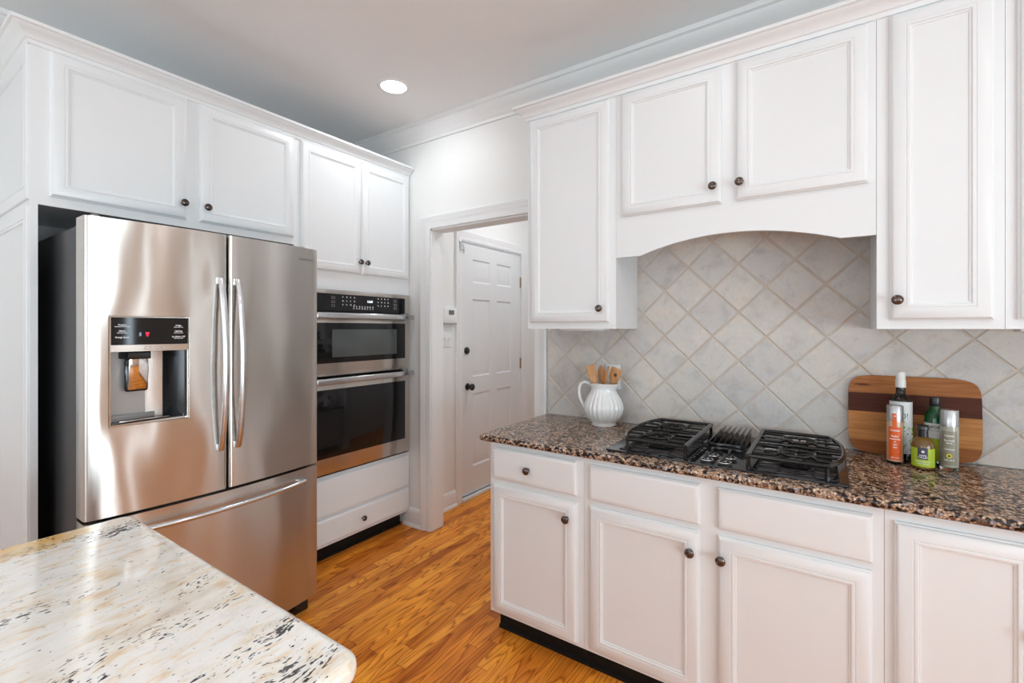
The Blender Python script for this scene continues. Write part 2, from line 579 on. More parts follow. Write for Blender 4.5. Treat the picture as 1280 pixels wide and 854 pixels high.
    def sweep(self, prof, path, T=TW, side=1):
        """prof [(offset, height)] closed outline, path [(a, b)] open polyline with mitred corners, T maps (a, b, height)"""
        t = bmesh.new()
        pts = [Vector(p) for p in path]
        rs = []
        for i, p in enumerate(pts):
            ds = []
            if i > 0:
                ds.append((p - pts[i - 1]).normalized())
            if i < len(pts) - 1:
                ds.append((pts[i + 1] - p).normalized())
            ns = [Vector((-d.y, d.x)) * side for d in ds]
            m = ns[0] if len(ns) == 1 else (ns[0] + ns[1]) / (1 + ns[0].dot(ns[1]))
            rs.append([t.verts.new(T(p.x + m.x * o, p.y + m.y * o, h)) for o, h in prof])
        n = len(prof)
        for r, q in zip(rs, rs[1:]):
            for k in range(n):
                j = (k + 1) % n
                t.faces.new((r[k], r[j], q[j], q[k]))
        t.faces.new(rs[0])
        t.faces.new(rs[-1])
        self._merge(t)
        return self

    def build(self, name, mats, parent=None, origin=None, smooth=35.0, bevel=0.0):
        me = bpy.data.meshes.new(name)
        self.bm.to_mesh(me)
        self.bm.free()
        vs = [v.co for v in me.vertices]
        if origin is None:
            lo = [min(v[i] for v in vs) for i in range(3)]
            hi = [max(v[i] for v in vs) for i in range(3)]
            origin = Vector(((lo[0] + hi[0]) / 2, (lo[1] + hi[1]) / 2, lo[2]))
        origin = Vector(origin)
        for v in me.vertices:
            v.co -= origin
        if not isinstance(mats, (list, tuple)):
            mats = [mats]
        for m in mats:
            me.materials.append(m)
        me.shade_smooth()
        me.set_sharp_from_angle(angle=math.radians(smooth))
        o = bpy.data.objects.new(name, me)
        COL.objects.link(o)
        if parent:
            o.parent = parent
        o.location = origin - P_(parent)
        WPOS[o.name] = origin
        if bevel:
            md = o.modifiers.new('bevel', 'BEVEL')
            md.width = bevel
            md.segments = 2
            md.limit_method = 'ANGLE'
        return o


def structure(name, b, m, **k):
    o = b.build(name, m, **k)
    o['kind'] = 'structure'
    return o


def text(s, size, at, T, mat, parent, name='lettering', align='CENTER', wide=1.0, bold=0.0, cyl=None):
    """writing laid on the plane of T (u right, z up) at (u, n, z); cyl=(cx, cy, r) bends it round a vertical cylinder"""
    cu = bpy.data.curves.new(name, 'FONT')
    cu.body = s
    cu.size = size
    cu.align_x = align
    cu.align_y = 'CENTER'
    cu.extrude = 0.0002
    cu.offset = bold
    cu.resolution_u = 2
    o = bpy.data.objects.new('tmp_text', cu)
    COL.objects.link(o)
    bpy.context.view_layer.update()
    me = bpy.data.meshes.new_from_object(o.evaluated_get(bpy.context.evaluated_depsgraph_get()))
    bpy.data.objects.remove(o)
    b = B()
    b.bm.from_mesh(me)
    bpy.data.meshes.remove(me)
    for v in b.bm.verts:
        x, y, z = v.co
        if cyl:
            cx, cy, r, face = cyl
            th = face + (x * wide + at[0]) / r
            rr = r + at[1] + z
            v.co = Vector((cx + rr * math.cos(th), cy + rr * math.sin(th), at[2] + y))
        else:
            v.co = T(at[0] + x * wide, at[1] + z, at[2] + y)
    return b.build(name, mat, parent)


def copy_part(o, parent, shift=Vector((0, 0, 0))):
    c = o.copy()
    COL.objects.link(c)
    c.parent = parent
    return c


# ------------------------------------------------------------------ room shell
structure('floor', B().box(RX0, RX1, RY0, 4.15, -0.06, 0.0), FLOOR)
structure('ceiling', B().box(RX0, RX1, RY0, 4.15, CZ, CZ + 0.08), CEIL)
structure('wall_left', B().box(RX0 - 0.12, RX0, RY0 - 0.12, RY1, 0, CZ), WALL)
DX0, DX1, DH, WT = -2.268, -1.418, 2.095, 0.115       # kitchen doorway
b = B()
b.box(RX0 - 0.12, DX0, RY1, RY1 + WT, 0, CZ).box(DX1, 1.36, RY1, RY1 + WT, 0, CZ).box(DX0, DX1, RY1, RY1 + WT, DH, CZ)
for x0_, x1_, solid in ((1.36, 1.48, 0), (1.48, 1.56, 1), (1.56, 2.35, 0), (2.35, 2.43, 1), (2.43, 2.55, 0), (2.55, RX1 + 0.12, 1)):  # unseen stretch, gaps cut for the added streak openings and door
    if solid:
        b.box(x0_, x1_, RY1, RY1 + WT, 0, CZ)
    else:
        b.box(x0_, x1_, RY1, RY1 + WT, 2.12, CZ)
        if x1_ - x0_ < 0.5:
            b.box(x0_, x1_, RY1, RY1 + WT, 0, 0.18)
structure('wall_back', b, WALL)
# unseen right wall: patio opening sited for a white reflection, window, added streak slot
b = B()
b.box(RX1, RX1 + 0.12, 0.42, 1.09, 0, CZ).box(RX1, RX1 + 0.12, 1.21, RY1, 0, CZ).box(RX1, RX1 + 0.12, 1.09, 1.21, 2.26, CZ).box(RX1, RX1 + 0.12, 1.09, 1.21, 0, 0.12).box(RX1, RX1 + 0.12, -0.75, 0.42, 2.26, CZ).box(RX1, RX1 + 0.12, -0.75, 0.42, 0, 0.12)
b.box(RX1, RX1 + 0.12, -1.15, -0.75, 0, CZ).box(RX1, RX1 + 0.12, -2.35, -1.15, 0, 0.85).box(RX1, RX1 + 0.12, -2.35, -1.15, 2.26, CZ).box(RX1, RX1 + 0.12, RY0 - 0.12, -2.35, 0, CZ)
structure('wall_right', b, plain('beige_wall_paint', (0.56, 0.47, 0.39), 0.6, var=0.01))  # beige put in to tan what the refrigerator reflects
b = B()
xs = [RX0, -2.4, -0.85, -0.1, 1.9, RX1]
for i in range(5):
    if i in (1, 3):
        b.box(xs[i], xs[i + 1], RY0 - 0.12, RY0, 0, 0.65).box(xs[i], xs[i + 1], RY0 - 0.12, RY0, 2.35, CZ)
    else:
        b.box(xs[i], xs[i + 1], RY0 - 0.12, RY0, 0, CZ)
structure('wall_front', b, WALL)


def window(name, T, u0, u1, z0, z1, cols, rows, w_=0.05):
    e = empty(name, T((u0 + u1) / 2, 0, z0), kind='structure')
    b = B()
    b.box(u0, u1, -0.09, 0.0, z0, z0 + w_, T).box(u0, u1, -0.09, 0.0, z1 - w_, z1, T)
    b.box(u0, u0 + w_, -0.09, 0.0, z0 + w_, z1 - w_, T).box(u1 - w_, u1, -0.09, 0.0, z0 + w_, z1 - w_, T)
    for i in range(1, cols):
        u = u0 + (u1 - u0) * i / cols
        b.box(u - 0.012, u + 0.012, -0.075, -0.045, z0 + w_, z1 - w_, T)
    for i in range(1, rows):
        z = z0 + (z1 - z0) * i / rows
        b.box(u0 + w_, u1 - w_, -0.075, -0.045, z - 0.012, z + 0.012, T)
    b.build('window_frame', TRIM, e)
    B().box(u0 + w_, u1 - w_, -0.064, -0.058, z0 + w_, z1 - w_, T).build('pane', PANE, e)


TWR = lambda u, n, z: Vector((RX1 - n, u, z))
TWF = lambda u, n, z: Vector((u, RY0 + n, z))
window('window_1', TWR, -0.75, 0.42, 0.12, 2.26, 2, 1)
window('window_2', TWR, -2.35, -1.15, 0.85, 2.26, 2, 3)
window('window_3', TWF, -0.1, 1.9, 0.65, 2.35, 3, 3)
window('window_4', TWF, -2.4, -0.85, 0.65, 2.35, 3, 3)

window('streak_opening_1', TWR, 1.09, 1.21, 0.12, 2.26, 1, 1, 0.012)  # invented narrow opening, unseen, for a streak in the refrigerator
TWB = lambda u, n, z: Vector((u, RY1 - n, z))
window('streak_opening_2', TWB, 1.36, 1.48, 0.18, 2.12, 1, 1, 0.012)  # invented slot beside the added door, for a reflected streak
window('streak_opening_3', TWB, 2.43, 2.55, 0.18, 2.12, 1, 1, 0.012)  # its invented twin on the door's other side
d = empty('added_door', (1.955, RY1, 0), kind='structure')  # invented door, out of view, joining the two streak openings
B().box(1.56, 2.35, -0.06, -0.015, 0.01, 2.12, TWB).build('door_slab', TRIM, d)
for z0_, z1_ in ((0.2, 0.9), (1.05, 1.95)):
    for u0_, u1_ in ((1.66, 1.93), (1.98, 2.25)):
        B().rings((u0_, u1_, z0_, z1_), [(0, -0.016), (0, -0.012), (0.012, -0.006), (0.02, -0.012), (0.05, -0.012)], TWB).build('door_panel', TRIM, d)

# hall beyond the doorway
HX, HY0, HY1 = -2.44, RY1 + WT, 4.05
DY0, DY1 = 2.883, 3.762
b = B()
b.box(HX - 0.12, HX, HY0, DY0 - 0.012, 0, CZ).box(HX - 0.12, HX, DY1 + 0.012, HY1, 0, CZ).box(HX - 0.12, HX, DY0 - 0.012, DY1 + 0.012, 2.13, CZ)
b.box(HX - 0.12, HX, DY0 - 0.012, DY1 + 0.012, 0, 0.028)
structure('wall_hall_left', b, WALL)
structure('wall_hall_end', B().box(HX - 0.12, -0.9, HY1, HY1 + 0.1, 0, CZ), WALL)
structure('wall_hall_right', B().box(-1.0, -0.9, HY0, HY1, 0, CZ), WALL)

# crown moulding of the room
CRP = [(0, 2.705), (0.012, 2.705), (0.016, 2.722), (0.024, 2.728), (0.028, 2.738), (0.045, 2.752), (0.068, 2.778),
       (0.076, 2.796), (0.090, 2.800), (0.095, CZ), (0, CZ)]
structure('trim_1', B().sweep(CRP, [(RX0, RY0), (RX0, RY1), (RX1, RY1)], TW, side=-1), TRIM)

# doorway casing, jamb lining, hall trims
CAS = [(0.0, 0.0), (0.0, 0.012), (0.010, 0.016), (0.030, 0.014), (0.044, 0.017), (0.052, 0.022), (0.064, 0.022), (0.070, 0.026), (0.082, 0.026), (0.085, 0.022), (0.085, 0.0)]
TK = lambda a, z, h: Vector((a, RY1 - h, z))
structure('trim_2', B().sweep(CAS, [(DX0 + 0.004, 0), (DX0 + 0.004, DH), (DX1 - 0.004, DH), (DX1 - 0.004, 0)], TK, side=1), TRIM)
b = B()
b.box(DX0, DX0 + 0.012, RY1, RY1 + WT, 0, DH).box(DX1 - 0.012, DX1, RY1, RY1 + WT, 0, DH).box(DX0, DX1, RY1, RY1 + WT, DH - 0.012, DH)
structure('trim_3', b, TRIM)
TH = lambda a, z, h: Vector((HX + h, a, z))
CASH = [(o * 0.9, h * 0.8) for o, h in CAS]
structure('trim_4', B().sweep(CASH, [(DY0 - 0.006, 0), (DY0 - 0.006, 2.124), (DY1 + 0.006, 2.124), (DY1 + 0.006, 0)], TH, side=1), TRIM)
BBP = [(0, 0), (0.028, 0), (0.028, 0.006), (0.022, 0.018), (0.015, 0.022), (0.014, 0.098), (0.010, 0.112), (0.005, 0.124), (0, 0.128)]
structure('baseboard_hall_left', B().sweep(BBP, [(HX, HY0), (HX, DY0 - 0.082)], TW, side=-1), TRIM)
structure('baseboard_hall_end', B().sweep(BBP, [(HX, HY1), (-1.0, HY1)], TW, side=-1), TRIM)
structure('baseboard_back', B().sweep(BBP, [(-2.52, RY1), (DX0 - 0.081, RY1)], TW, side=-1), TRIM)
structure('baseboard_left', B().sweep(BBP, [(RX0, RY0), (RX0, 0.43)], TW, side=-1), TRIM)
structure('baseboard_front', B().sweep(BBP, [(RX0, RY0), (RX1, RY0)], TW, side=1), TRIM)

# the six-panel hall door
d = empty('door_1', (HX, (DY0 + DY1) / 2, 0.03), kind='structure')
b = B()
TD = TL(HX - 0.045)
us = [DY0, DY0 + 0.153, DY0 + 0.400, DY0 + 0.496, DY0 + 0.727, DY1]
zs = [0.04, 0.25, 0.862, 1.0, 1.652, 1.79, 1.985, 2.118]
for i in range(5):
    for j in range(7):
        if i in (1, 3) and j in (1, 3, 5):
            b.rings((us[i], us[i + 1], zs[j], zs[j + 1]), [(0, 0.0), (0, 0.035), (0.012, 0.026), (0.020, 0.026), (0.042, 0.032), (0.05, 0.032)], TD)
        else:
            b.box(us[i], us[i + 1], 0, 0.035, zs[j], zs[j + 1], TD)
b.build('door_slab', DOORP, d)
TDF = TL(HX - 0.010)
kb = B().lathe([(0.027, 0), (0.03, 0.004), (0.026, 0.010), (0.012, 0.014), (0.010, 0.03), (0.018, 0.036), (0.028, 0.048), (0.028, 0.058), (0.02, 0.066), (0, 0.068)], TDF(2.965, 0, 0.925), 'x', 24)
tag(kb.build('door_knob', BKNOB, d), 'black round knob')
kb = B().lathe([(0.029, 0), (0.031, 0.004), (0.028, 0.012), (0.016, 0.016), (0.014, 0.022), (0, 0.023)], TDF(2.955, 0, 1.222), 'x', 24)
kb.build('deadbolt', BKNOB, d)
for z in (1.85, 1.07, 0.25):
    B().box(DY1 - 0.004, DY1 + 0.014, -0.002, 0.008, z - 0.05, z + 0.05, TDF, 0.002).build('hinge', BRASS, d)
b = B().box(DY0 + 0.0, DY0 + 0.035, 0.0, 0.012, 2.02, 2.05, TDF, 0.002).tube([TDF(DY0 + 0.012, 0.015, 2.03), TDF(DY0 + 0.005, 0.03, 2.06), TDF(DY0 - 0.02, 0.034, 2.075), TDF(DY0 - 0.03, 0.03, 2.05)], 0.004)
b.box(DY0 - 0.04, DY0 - 0.02, 0.024, 0.034, 2.03, 2.11, TDF, 0.003)
b.build('security_latch', SATIN, d)
structure('trim_5', B().box(HX - 0.02, HX + 0.03, DY0 - 0.01, DY1 + 0.01, 0, 0.028, bev=0.004), THRESH)

# alarm keypad and light switches in the hall
THW = TL(HX)
e = empty('alarm_keypad', THW(2.715, 0, 1.435), 'white wall alarm keypad with grey display, left of the hall door', 'keypad')
B().box(2.64, 2.79, 0, 0.03, 1.445, 1.565, THW, 0.006).build('housing', PLATE, e)
B().box(2.695, 2.755, 0.029, 0.033, 1.512, 1.548, THW, 0.001).build('display', GREYW, e)
B().box(2.64, 2.785, 0.02, 0.036, 1.436, 1.45, THW, 0.003).build('cover_lip', GREYPL, e)
e = empty('light_switch', THW(2.69, 0, 1.255), 'white double light switch plate on the hall wall under the keypad', 'light switch')
B().box(2.64, 2.755, 0, 0.006, 1.26, 1.38, THW, 0.002).build('plate', PLATE, e)
for u in (2.672, 2.722):
    B().box(u - 0.005, u + 0.005, 0.004, 0.018, 1.31, 1.335, THW, 0.002).build('toggle', PLATE, e)


# ------------------------------------------------------------------ cabinet parts
DOORPROF = [(0, 0), (0, 0.009), (0.004, 0.011), (0.006, 0.0165), (0.011, 0.020), (0.040, 0.020), (0.0415, 0.0186), (0.0428, 0.0186),
            (0.0442, 0.0202), (0.0505, 0.0202), (0.053, 0.0165), (0.0575, 0.0150), (0.0590, 0.0122), (0.064, 0.0120)]
DRAWPROF = [(0, 0), (0, 0.011), (0.003, 0.013), (0.006, 0.018), (0.012, 0.0205), (0.02, 0.0205)]
KNOBPROF = [(0.0085, 0.0), (0.0085, 0.002), (0.0055, 0.005), (0.0055, 0.012), (0.010, 0.0145), (0.0155, 0.018), (0.0168, 0.0215),
            (0.0155, 0.025), (0.0115, 0.0275), (0.0105, 0.0268), (0.0065, 0.0285), (0.0, 0.029)]


def knob(T, u, z, parent, h=0.020):
    c = T(u, h, z)
    ax = '-y' if abs(T(0, 1, 0).y - T(0, 0, 0).y) > 0.5 else 'x'
    B().lathe(KNOBPROF, c, ax, 20).build('knob', BRONZE, parent, origin=c)


def front(T, parent, u0, u1, z0, z1, kn=None, kind='door'):
    prof = DOORPROF if kind == 'door' else DRAWPROF
    o = B().rings((u0, u1, z0, z1), prof, T).build(kind if kind != 'panel' else 'false_drawer_front', CAB, parent)
    if kn:
        knob(T, kn[0], kn[1], o)
    return o


# ---- left run : refrigerator surround and oven tower (faces +X)
FX = -2.48
T = TL(FX)
SY0, SY1, SM = 0.430, 2.345, 1.500
PANP = [(0, 0), (0, 0.006), (0.003, 0.0085), (0.045, 0.0085), (0.047, 0.006), (0.050, 0.0085), (0.057, 0.0085), (0.060, 0.003), (0.064, 0.002)]
e = empty('refrigerator_cabinet', (FX, SM - 0.5, 0), 'white cabinet boxing in the refrigerator with two doors above it', 'cabinet')
b = B()
b.box(RX0 + 0.004, FX - 0.018, SY0, SY0 + 0.018, 0, 2.50)                 # end panel
b.box(RX0 + 0.004, FX - 0.018, SM - 0.02, SM - 0.001, 0, 2.50)                # panel beside the oven tower
b.box(RX0 + 0.004, FX - 0.018, SY0 + 0.018, SM - 0.02, 1.895, 1.913)            # bottom of the upper box
b.box(RX0 + 0.004, FX - 0.018, SY0 + 0.018, SM - 0.02, 2.482, 2.50)
b.box(FX - 0.018, FX, SY0, SY0 + 0.022, 0, 2.50)
b.box(FX - 0.018, FX, SY0 + 0.022, 0.500, 1.879, 2.50).box(FX - 0.018, FX, SM - 0.024, SM - 0.001, 0, 2.50)
b.box(FX - 0.018, FX, SM - 0.045, SM - 0.024, 1.879, 2.50)
b.box(FX - 0.018, FX, 0.500, SM - 0.045, 2.45, 2.50).box(FX - 0.018, FX, 0.500, SM - 0.045, 1.879, 1.93).box(FX - 0.018, FX, 0.93, 1.01, 1.93, 2.45)
b.build('carcass', CAB, e)
B().box(RX0 + 0.03, RX0 + 0.05, SY0 + 0.02, SM - 0.022, 1.74, 1.80).build('back_rail', CAB, e)
TE = TR(SY0)
for z0, z1 in ((0.02, 1.868), (1.895, 2.476)):
    B().rings((RX0 + 0.05, FX - 0.002, z0, z1), PANP, TE).build('end_panel', CAB, e)
front(T, e, 0.483, 0.943, 1.915, 2.476, (0.926, 1.985))
front(T, e, 0.997, 1.471, 1.915, 2.476, (1.024, 1.985))

e = empty('oven_cabinet', (FX, (SM + SY1) / 2, 0), 'tall white cabinet holding the double oven, beside the doorway', 'cabinet')
b = B()
OY0, OY1, OZ0, OZ1 = 1.570, 2.300, 0.53, 1.632
b.box(RX0 + 0.004, FX - 0.018, SM, SM + 0.018, 0.10, 2.50).box(RX0 + 0.004, FX - 0.018, SY1 - 0.02, SY1, 0.10, 2.50)
b.box(FX - 0.018, FX, SM, OY0, 0.10, 2.50).box(FX - 0.018, FX, OY1, SY1, 0.10, 2.50)
b.box(FX - 0.018, FX, OY0, OY1, OZ1, 2.50).box(FX - 0.018, FX, OY0, OY1, 0.10, OZ0)
b.box(RX0 + 0.004, FX - 0.018, SM + 0.018, SY1 - 0.02, 1.66, 1.68).box(RX0 + 0.004, FX - 0.018, SM + 0.018, SY1 - 0.02, 0.50, 0.52)
b.box(RX0 + 0.004, FX - 0.018, SM + 0.018, SY1 - 0.02, 0.10, 0.12)
b.build('carcass', CAB, e)
front(T, e, 1.514, 1.926, 1.752, 2.476, (1.906, 1.828))
front(T, e, 1.931, 2.338, 1.752, 2.476, (1.958, 1.828))
front(T, e, 1.514, 2.336, 0.283, 0.506, kind='panel')
front(T, e, 1.514, 2.336, 0.117, 0.268, (1.93, 0.192), kind='drawer')
B().box(FX - 0.09, FX - 0.06, SM, SY1 - 0.03, 0, 0.10).sweep([(0, 0), (0.012, 0), (0.010, 0.012), (0, 0.018)], [(FX - 0.06, SM), (FX - 0.06, SY1 - 0.03)], TW, side=-1).build('toe_kick', BLACK, e)

# crown along the cabinets' top
CCP = [(-0.02, 2.478), (0.006, 2.478), (0.009, 2.484), (0.011, 2.492), (0.017, 2.495), (0.022, 2.506), (0.034, 2.519), (0.046, 2.526),
       (0.050, 2.532), (0.058, 2.534), (0.060, 2.546), (-0.02, 2.546)]
structure('trim_6', B().sweep(CCP, [(RX0 + 0.1, SY0), (FX, SY0), (FX, RY1 - 0.004)], TW, side=-1), CAB)


# ------------------------------------------------------------------ wall oven
OX = -2.456
To = TL(OX)
e = empty('double_wall_oven', (OX, 1.95, 0.525), 'stainless steel double wall oven with black glass doors and control panel', 'oven')
OU0, OU1 = 1.556, 2.333
b = B().box(-2.47 - 0.52, FX - 0.022, OY0 + 0.01, OY1 - 0.01, OZ0 + 0.01, OZ1 - 0.01)
b.build('oven_body', BPLAST, e)
b = B()
b.box(OU0, OU1, -0.022, 0.0, 1.614, 1.64, To, 0.002).box(OU0, 1.584, -0.022, 0.0, 0.528, 1.614, To).box(2.316, OU1, -0.022, -0.004, 0.528, 1.614, To)
b.build('trim_frame', STEELF, e)
B().box(2.285, 2.316, -0.022, 0.0, 1.51, 1.614, To).build('control_side', STEELF, e)
cp = B().box(1.584, 2.285, -0.022, 0.001, 1.512, 1.614, To).build('control_panel', BGLASS, e)
text('12:00', 0.020, (1.982, 0.0012, 1.578), To, CLOCK, cp, 'clock_digits')
b = B()
random.seed(3)
for u0, nu, rows in ((1.775, 4, (1.596, 1.572, 1.549)), (2.045, 4, (1.598, 1.575, 1.552)), (1.855, 8, (1.5405, 1.5285))):
    for z in rows:
        for i in range(nu):
            u = u0 + i * (0.028 if nu == 4 else 0.021)
            ww = random.uniform(0.006, 0.011)
            b.box(u, u + ww, 0.001, 0.0014, z, z + 0.0035, To)
            b.box(u, u + ww * 0.7, 0.001, 0.0014, z + 0.0055, z + 0.0075, To)
    b.build('button_markings', INK, cp)
    b = B()
for u in (1.70, 2.185):
    b = B()
    for z in (1.537, 1.560, 1.586):
        b.box(u, u + 0.022, 0.001, 0.0014, z, z + 0.0015, To).box(u, u + 0.022, 0.001, 0.0014, z + 0.0115, z + 0.013, To)
        b.box(u, u + 0.0015, 0.001, 0.0014, z, z + 0.013, To).box(u + 0.0205, u + 0.022, 0.001, 0.0014, z, z + 0.013, To)
    b.build('button_outlines', GREYPL, cp)


def oven_door(z0, z1, g0, g1, name, win=None):
    dd = B().box(1.584, 2.314, -0.022, 0.004, z0, z1, To, 0.002).build(name, STEELF, e)
    gl = B().box(1.590, 2.283, 0.004, 0.0065, g0, g1, To, 0.001).build('door_glass', BGLASS, dd)
    if win:
        B().box(1.70, 2.205, 0.0066, 0.0075, win[0], win[1], To, 0.0004).build('viewing_window', WGLASS, dd)
    hz = z1 - 0.0
    hb = B().box(1.575, 2.335, 0.030, 0.046, hz - 0.016, hz + 0.018, To, 0.005, 3)
    for u in (1.60, 2.31):
        hb.box(u - 0.012, u + 0.012, 0.004, 0.032, hz - 0.010, hz + 0.012, To, 0.002)
    hb.build('handle', SATIN, dd)


oven_door(1.122, 1.482, 1.198, 1.440, 'microwave_door', (1.232, 1.400))
oven_door(0.540, 1.092, 0.634, 1.040, 'oven_door')
B().box(1.584, 2.314, -0.022, -0.004, 0.530, 0.539, To).build('dark_gap_strip', BPLAST, e)  # black strip standing in for the dark gap under the oven door


# ------------------------------------------------------------------ refrigerator
FY0, FY1, FXE, BOW = 0.500, 1.392, -2.122, 0.036
FC, FH = (FY0 + FY1) / 2, (FY1 - FY0) / 2


def fx(y):
    return FXE + BOW * (1 - ((y - FC) / FH) ** 2)


def curved_slab(y0, y1, z0, z1, xb, hole=None, r=0.014):
    """a door with a bowed front and rounded upright edges; hole=(y0, y1, z0, z1, depth)"""
    ys = [y0 + r * (1 - math.cos(k * PI / 10)) for k in range(6)]
    ys += [y1 - r * (1 - math.cos(k * PI / 10)) for k in range(6)]
    n = 14
    ys += [y0 + r + (y1 - y0 - 2 * r) * k / n for k in range(1, n)]
    zs = [z0, z1]
    if hole:
        ys = [y for y in ys if min(abs(y - hole[0]), abs(y - hole[1])) > 0.004] + [hole[0], hole[1]]
        zs = [z0, hole[2], hole[3], z1]
    ys = sorted(ys)

    def X(y):
        x = fx(y)
        e_ = min(y - y0, y1 - y)
        if e_ < r:
            x -= r - math.sqrt(max(0, r * r - (r - e_) ** 2))
        return x
    t = bmesh.new()
    g = [[t.verts.new((X(y), y, z)) for z in zs] for y in ys]
    for i in range(len(ys) - 1):
        for j in range(len(zs) - 1):
            if hole and j == 1 and ys[i] >= hole[0] - 1e-6 and ys[i + 1] <= hole[1] + 1e-6:
                continue
            t.faces.new((g[i][j], g[i + 1][j], g[i + 1][j + 1], g[i][j + 1]))
    bk = [[t.verts.new((xb, y, z)) for z in (z0, z1)] for y in (y0, y1)]
    t.faces.new((bk[0][0], bk[0][1], bk[1][1], bk[1][0]))
    t.faces.new([row[0] for row in g] + [bk[1][0], bk[0][0]])
    t.faces.new([row[-1] for row in g] + [bk[1][1], bk[0][1]])
    t.faces.new([v for v in g[0]] + [bk[0][1], bk[0][0]])
    t.faces.new([v for v in g[-1]] + [bk[1][1], bk[1][0]])
    if hole:
        ih = [i for i, y in enumerate(ys) if hole[0] - 1e-6 <= y <= hole[1] + 1e-6]
        d0 = [[t.verts.new((fx(hole[k]) - hole[4], hole[k], hole[q])) for q in (2, 3)] for k in (0, 1)]
        t.faces.new((d0[0][0], d0[0][1], d0[1][1], d0[1][0]))
        t.faces.new([g[i][1] for i in ih] + [d0[1][0], d0[0][0]])
        t.faces.new([g[i][2] for i in ih] + [d0[1][1], d0[0][1]])
        t.faces.new((g[ih[0]][1], g[ih[0]][2], d0[0][1], d0[0][0]))
        t.faces.new((g[ih[-1]][1], g[ih[-1]][2], d0[1][1], d0[1][0]))
    b = B()
    b._merge(t)
    return b


fr = empty('refrigerator', (-2.5, FC, 0), 'stainless steel french door refrigerator with ice dispenser and bottom freezer drawer', 'refrigerator')
b = B().box(-3.0, -2.222, FY0 + 0.004, FY1 - 0.004, 0.06, 1.775, bev=0.004)
b.box(-2.95, -2.30, FY0 + 0.03, FY1 - 0.03, 0.0, 0.06)
b.build('fridge_body', FSIDE, fr)
XB = -2.212
ZS = 0.728
HOLE = (0.563, 0.808, 1.052, 1.452, 0.075)
ld = curved_slab(FY0, 0.948, ZS + 0.006, 1.80, XB, HOLE).build('door', STEEL, fr, smooth=28)
ld['label'] = 'stainless steel refrigerator door with ice dispenser'
rd = curved_slab(0.954, FY1, ZS + 0.006, 1.80, XB).build('door', STEEL, fr, smooth=28)
dr = curved_slab(FY0, FY1, 0.075, ZS - 0.006, XB).build('freezer_drawer', STEEL, fr, smooth=28)
for y in (FY0 + 0.045, FY1 - 0.045):
    b = B()
    b.box(-2.26, -2.165, y - 0.03, y + 0.03, 1.776, 1.80, bev=0.006)
    b.lathe([(0.016, 1.795), (0.016, 1.812), (0.010, 1.818), (0, 1.818)], (-2.19, y, 0), 'z', 16)
    b.build('hinge_cover', GREYPL, fr)
B().box(-2.218, -2.212, FY0 + 0.008, FY1 - 0.008, 0.09, 1.77).build('door_gasket', BPLAST, fr)
for y in (FY0 + 0.09, FY1 - 0.07):
    b = B()
    b.box(-2.25, -2.15, y - 0.035, y + 0.035, 0.0, 0.055, bev=0.006)
    b.build('front_foot', BPLAST, fr)


def bow(p0, p1, out, n=18):
    pts = []
    for i in range(n + 1):
        t_ = i / n
        p = Vector(p0).lerp(Vector(p1), t_)
        s_ = math.sin(PI * t_)
        pts.append(p + Vector((out * s_ ** 0.75, 0, 0)))
    return pts


def handle(y, parent, z0=0.905, z1=1.612):
    x = fx(y) + 0.012
    b = B().tube(bow((x, y, z0), (x, y, z1), 0.045), 0.012, 14, flat=(0.0125, 0.0095, (1, 0, 0)))
    for z in (z0 + 0.008, z1 - 0.008):
        b.box(fx(y) - 0.004, fx(y) + 0.016, y - 0.011, y + 0.011, z - 0.014, z + 0.014, bev=0.003)
    b.build('handle', SATIN, parent)


handle(0.918, ld)
handle(0.985, rd)
HY_0, HY_1, HZ = 0.590, 1.300, 0.668
pts = []
for i in range(25):
    t_ = i / 24
    y = HY_0 + (HY_1 - HY_0) * t_
    pts.append((fx(y) + 0.014 + 0.034 * math.sin(PI * t_) ** 0.6, y, HZ))
b = B().tube(pts, 0.011, 12, flat=(0.012, 0.010, (0, 0, 1)))
for y in (HY_0 + 0.012, HY_1 - 0.012):
    b.box(fx(y) - 0.006, fx(y) + 0.018, y - 0.018, y + 0.018, HZ - 0.011, HZ + 0.011, bev=0.003)
b.build('handle', SATIN, dr)
# dispenser: control glass, bar, niche, paddle, tray, writing
XD = fx(HOLE[0]) + 0.003
Td = TL(XD)
U0, U1 = HOLE[0] + 0.001, HOLE[1] - 0.001
b = B()
b.box(U0, U0 + 0.005, -0.05, 0.002, 1.053, 1.451, Td).box(U1 - 0.005, U1, -0.05, 0.012, 1.053, 1.451, Td).box(U0, U1, -0.05, 0.008, 1.446, 1.451, Td)
b.box(U0, U1, -0.06, 0.004, 1.053, 1.060, Td)
b.build('dispenser_bezel', STEELF, ld)


def slope_plate(name, u0, u1, z0, z1, n0, n1, mat, th=0.012):
    """a plate following the door's slant from n0 at u0 to n1 at u1"""
    poly = [(u0, n0), (u1, n1), (u1, n1 - th), (u0, n0 - th)]
    return B().prism(poly, z0, z1, lambda a, b_, c: Td(a, b_, c)).build(name, mat, ld)


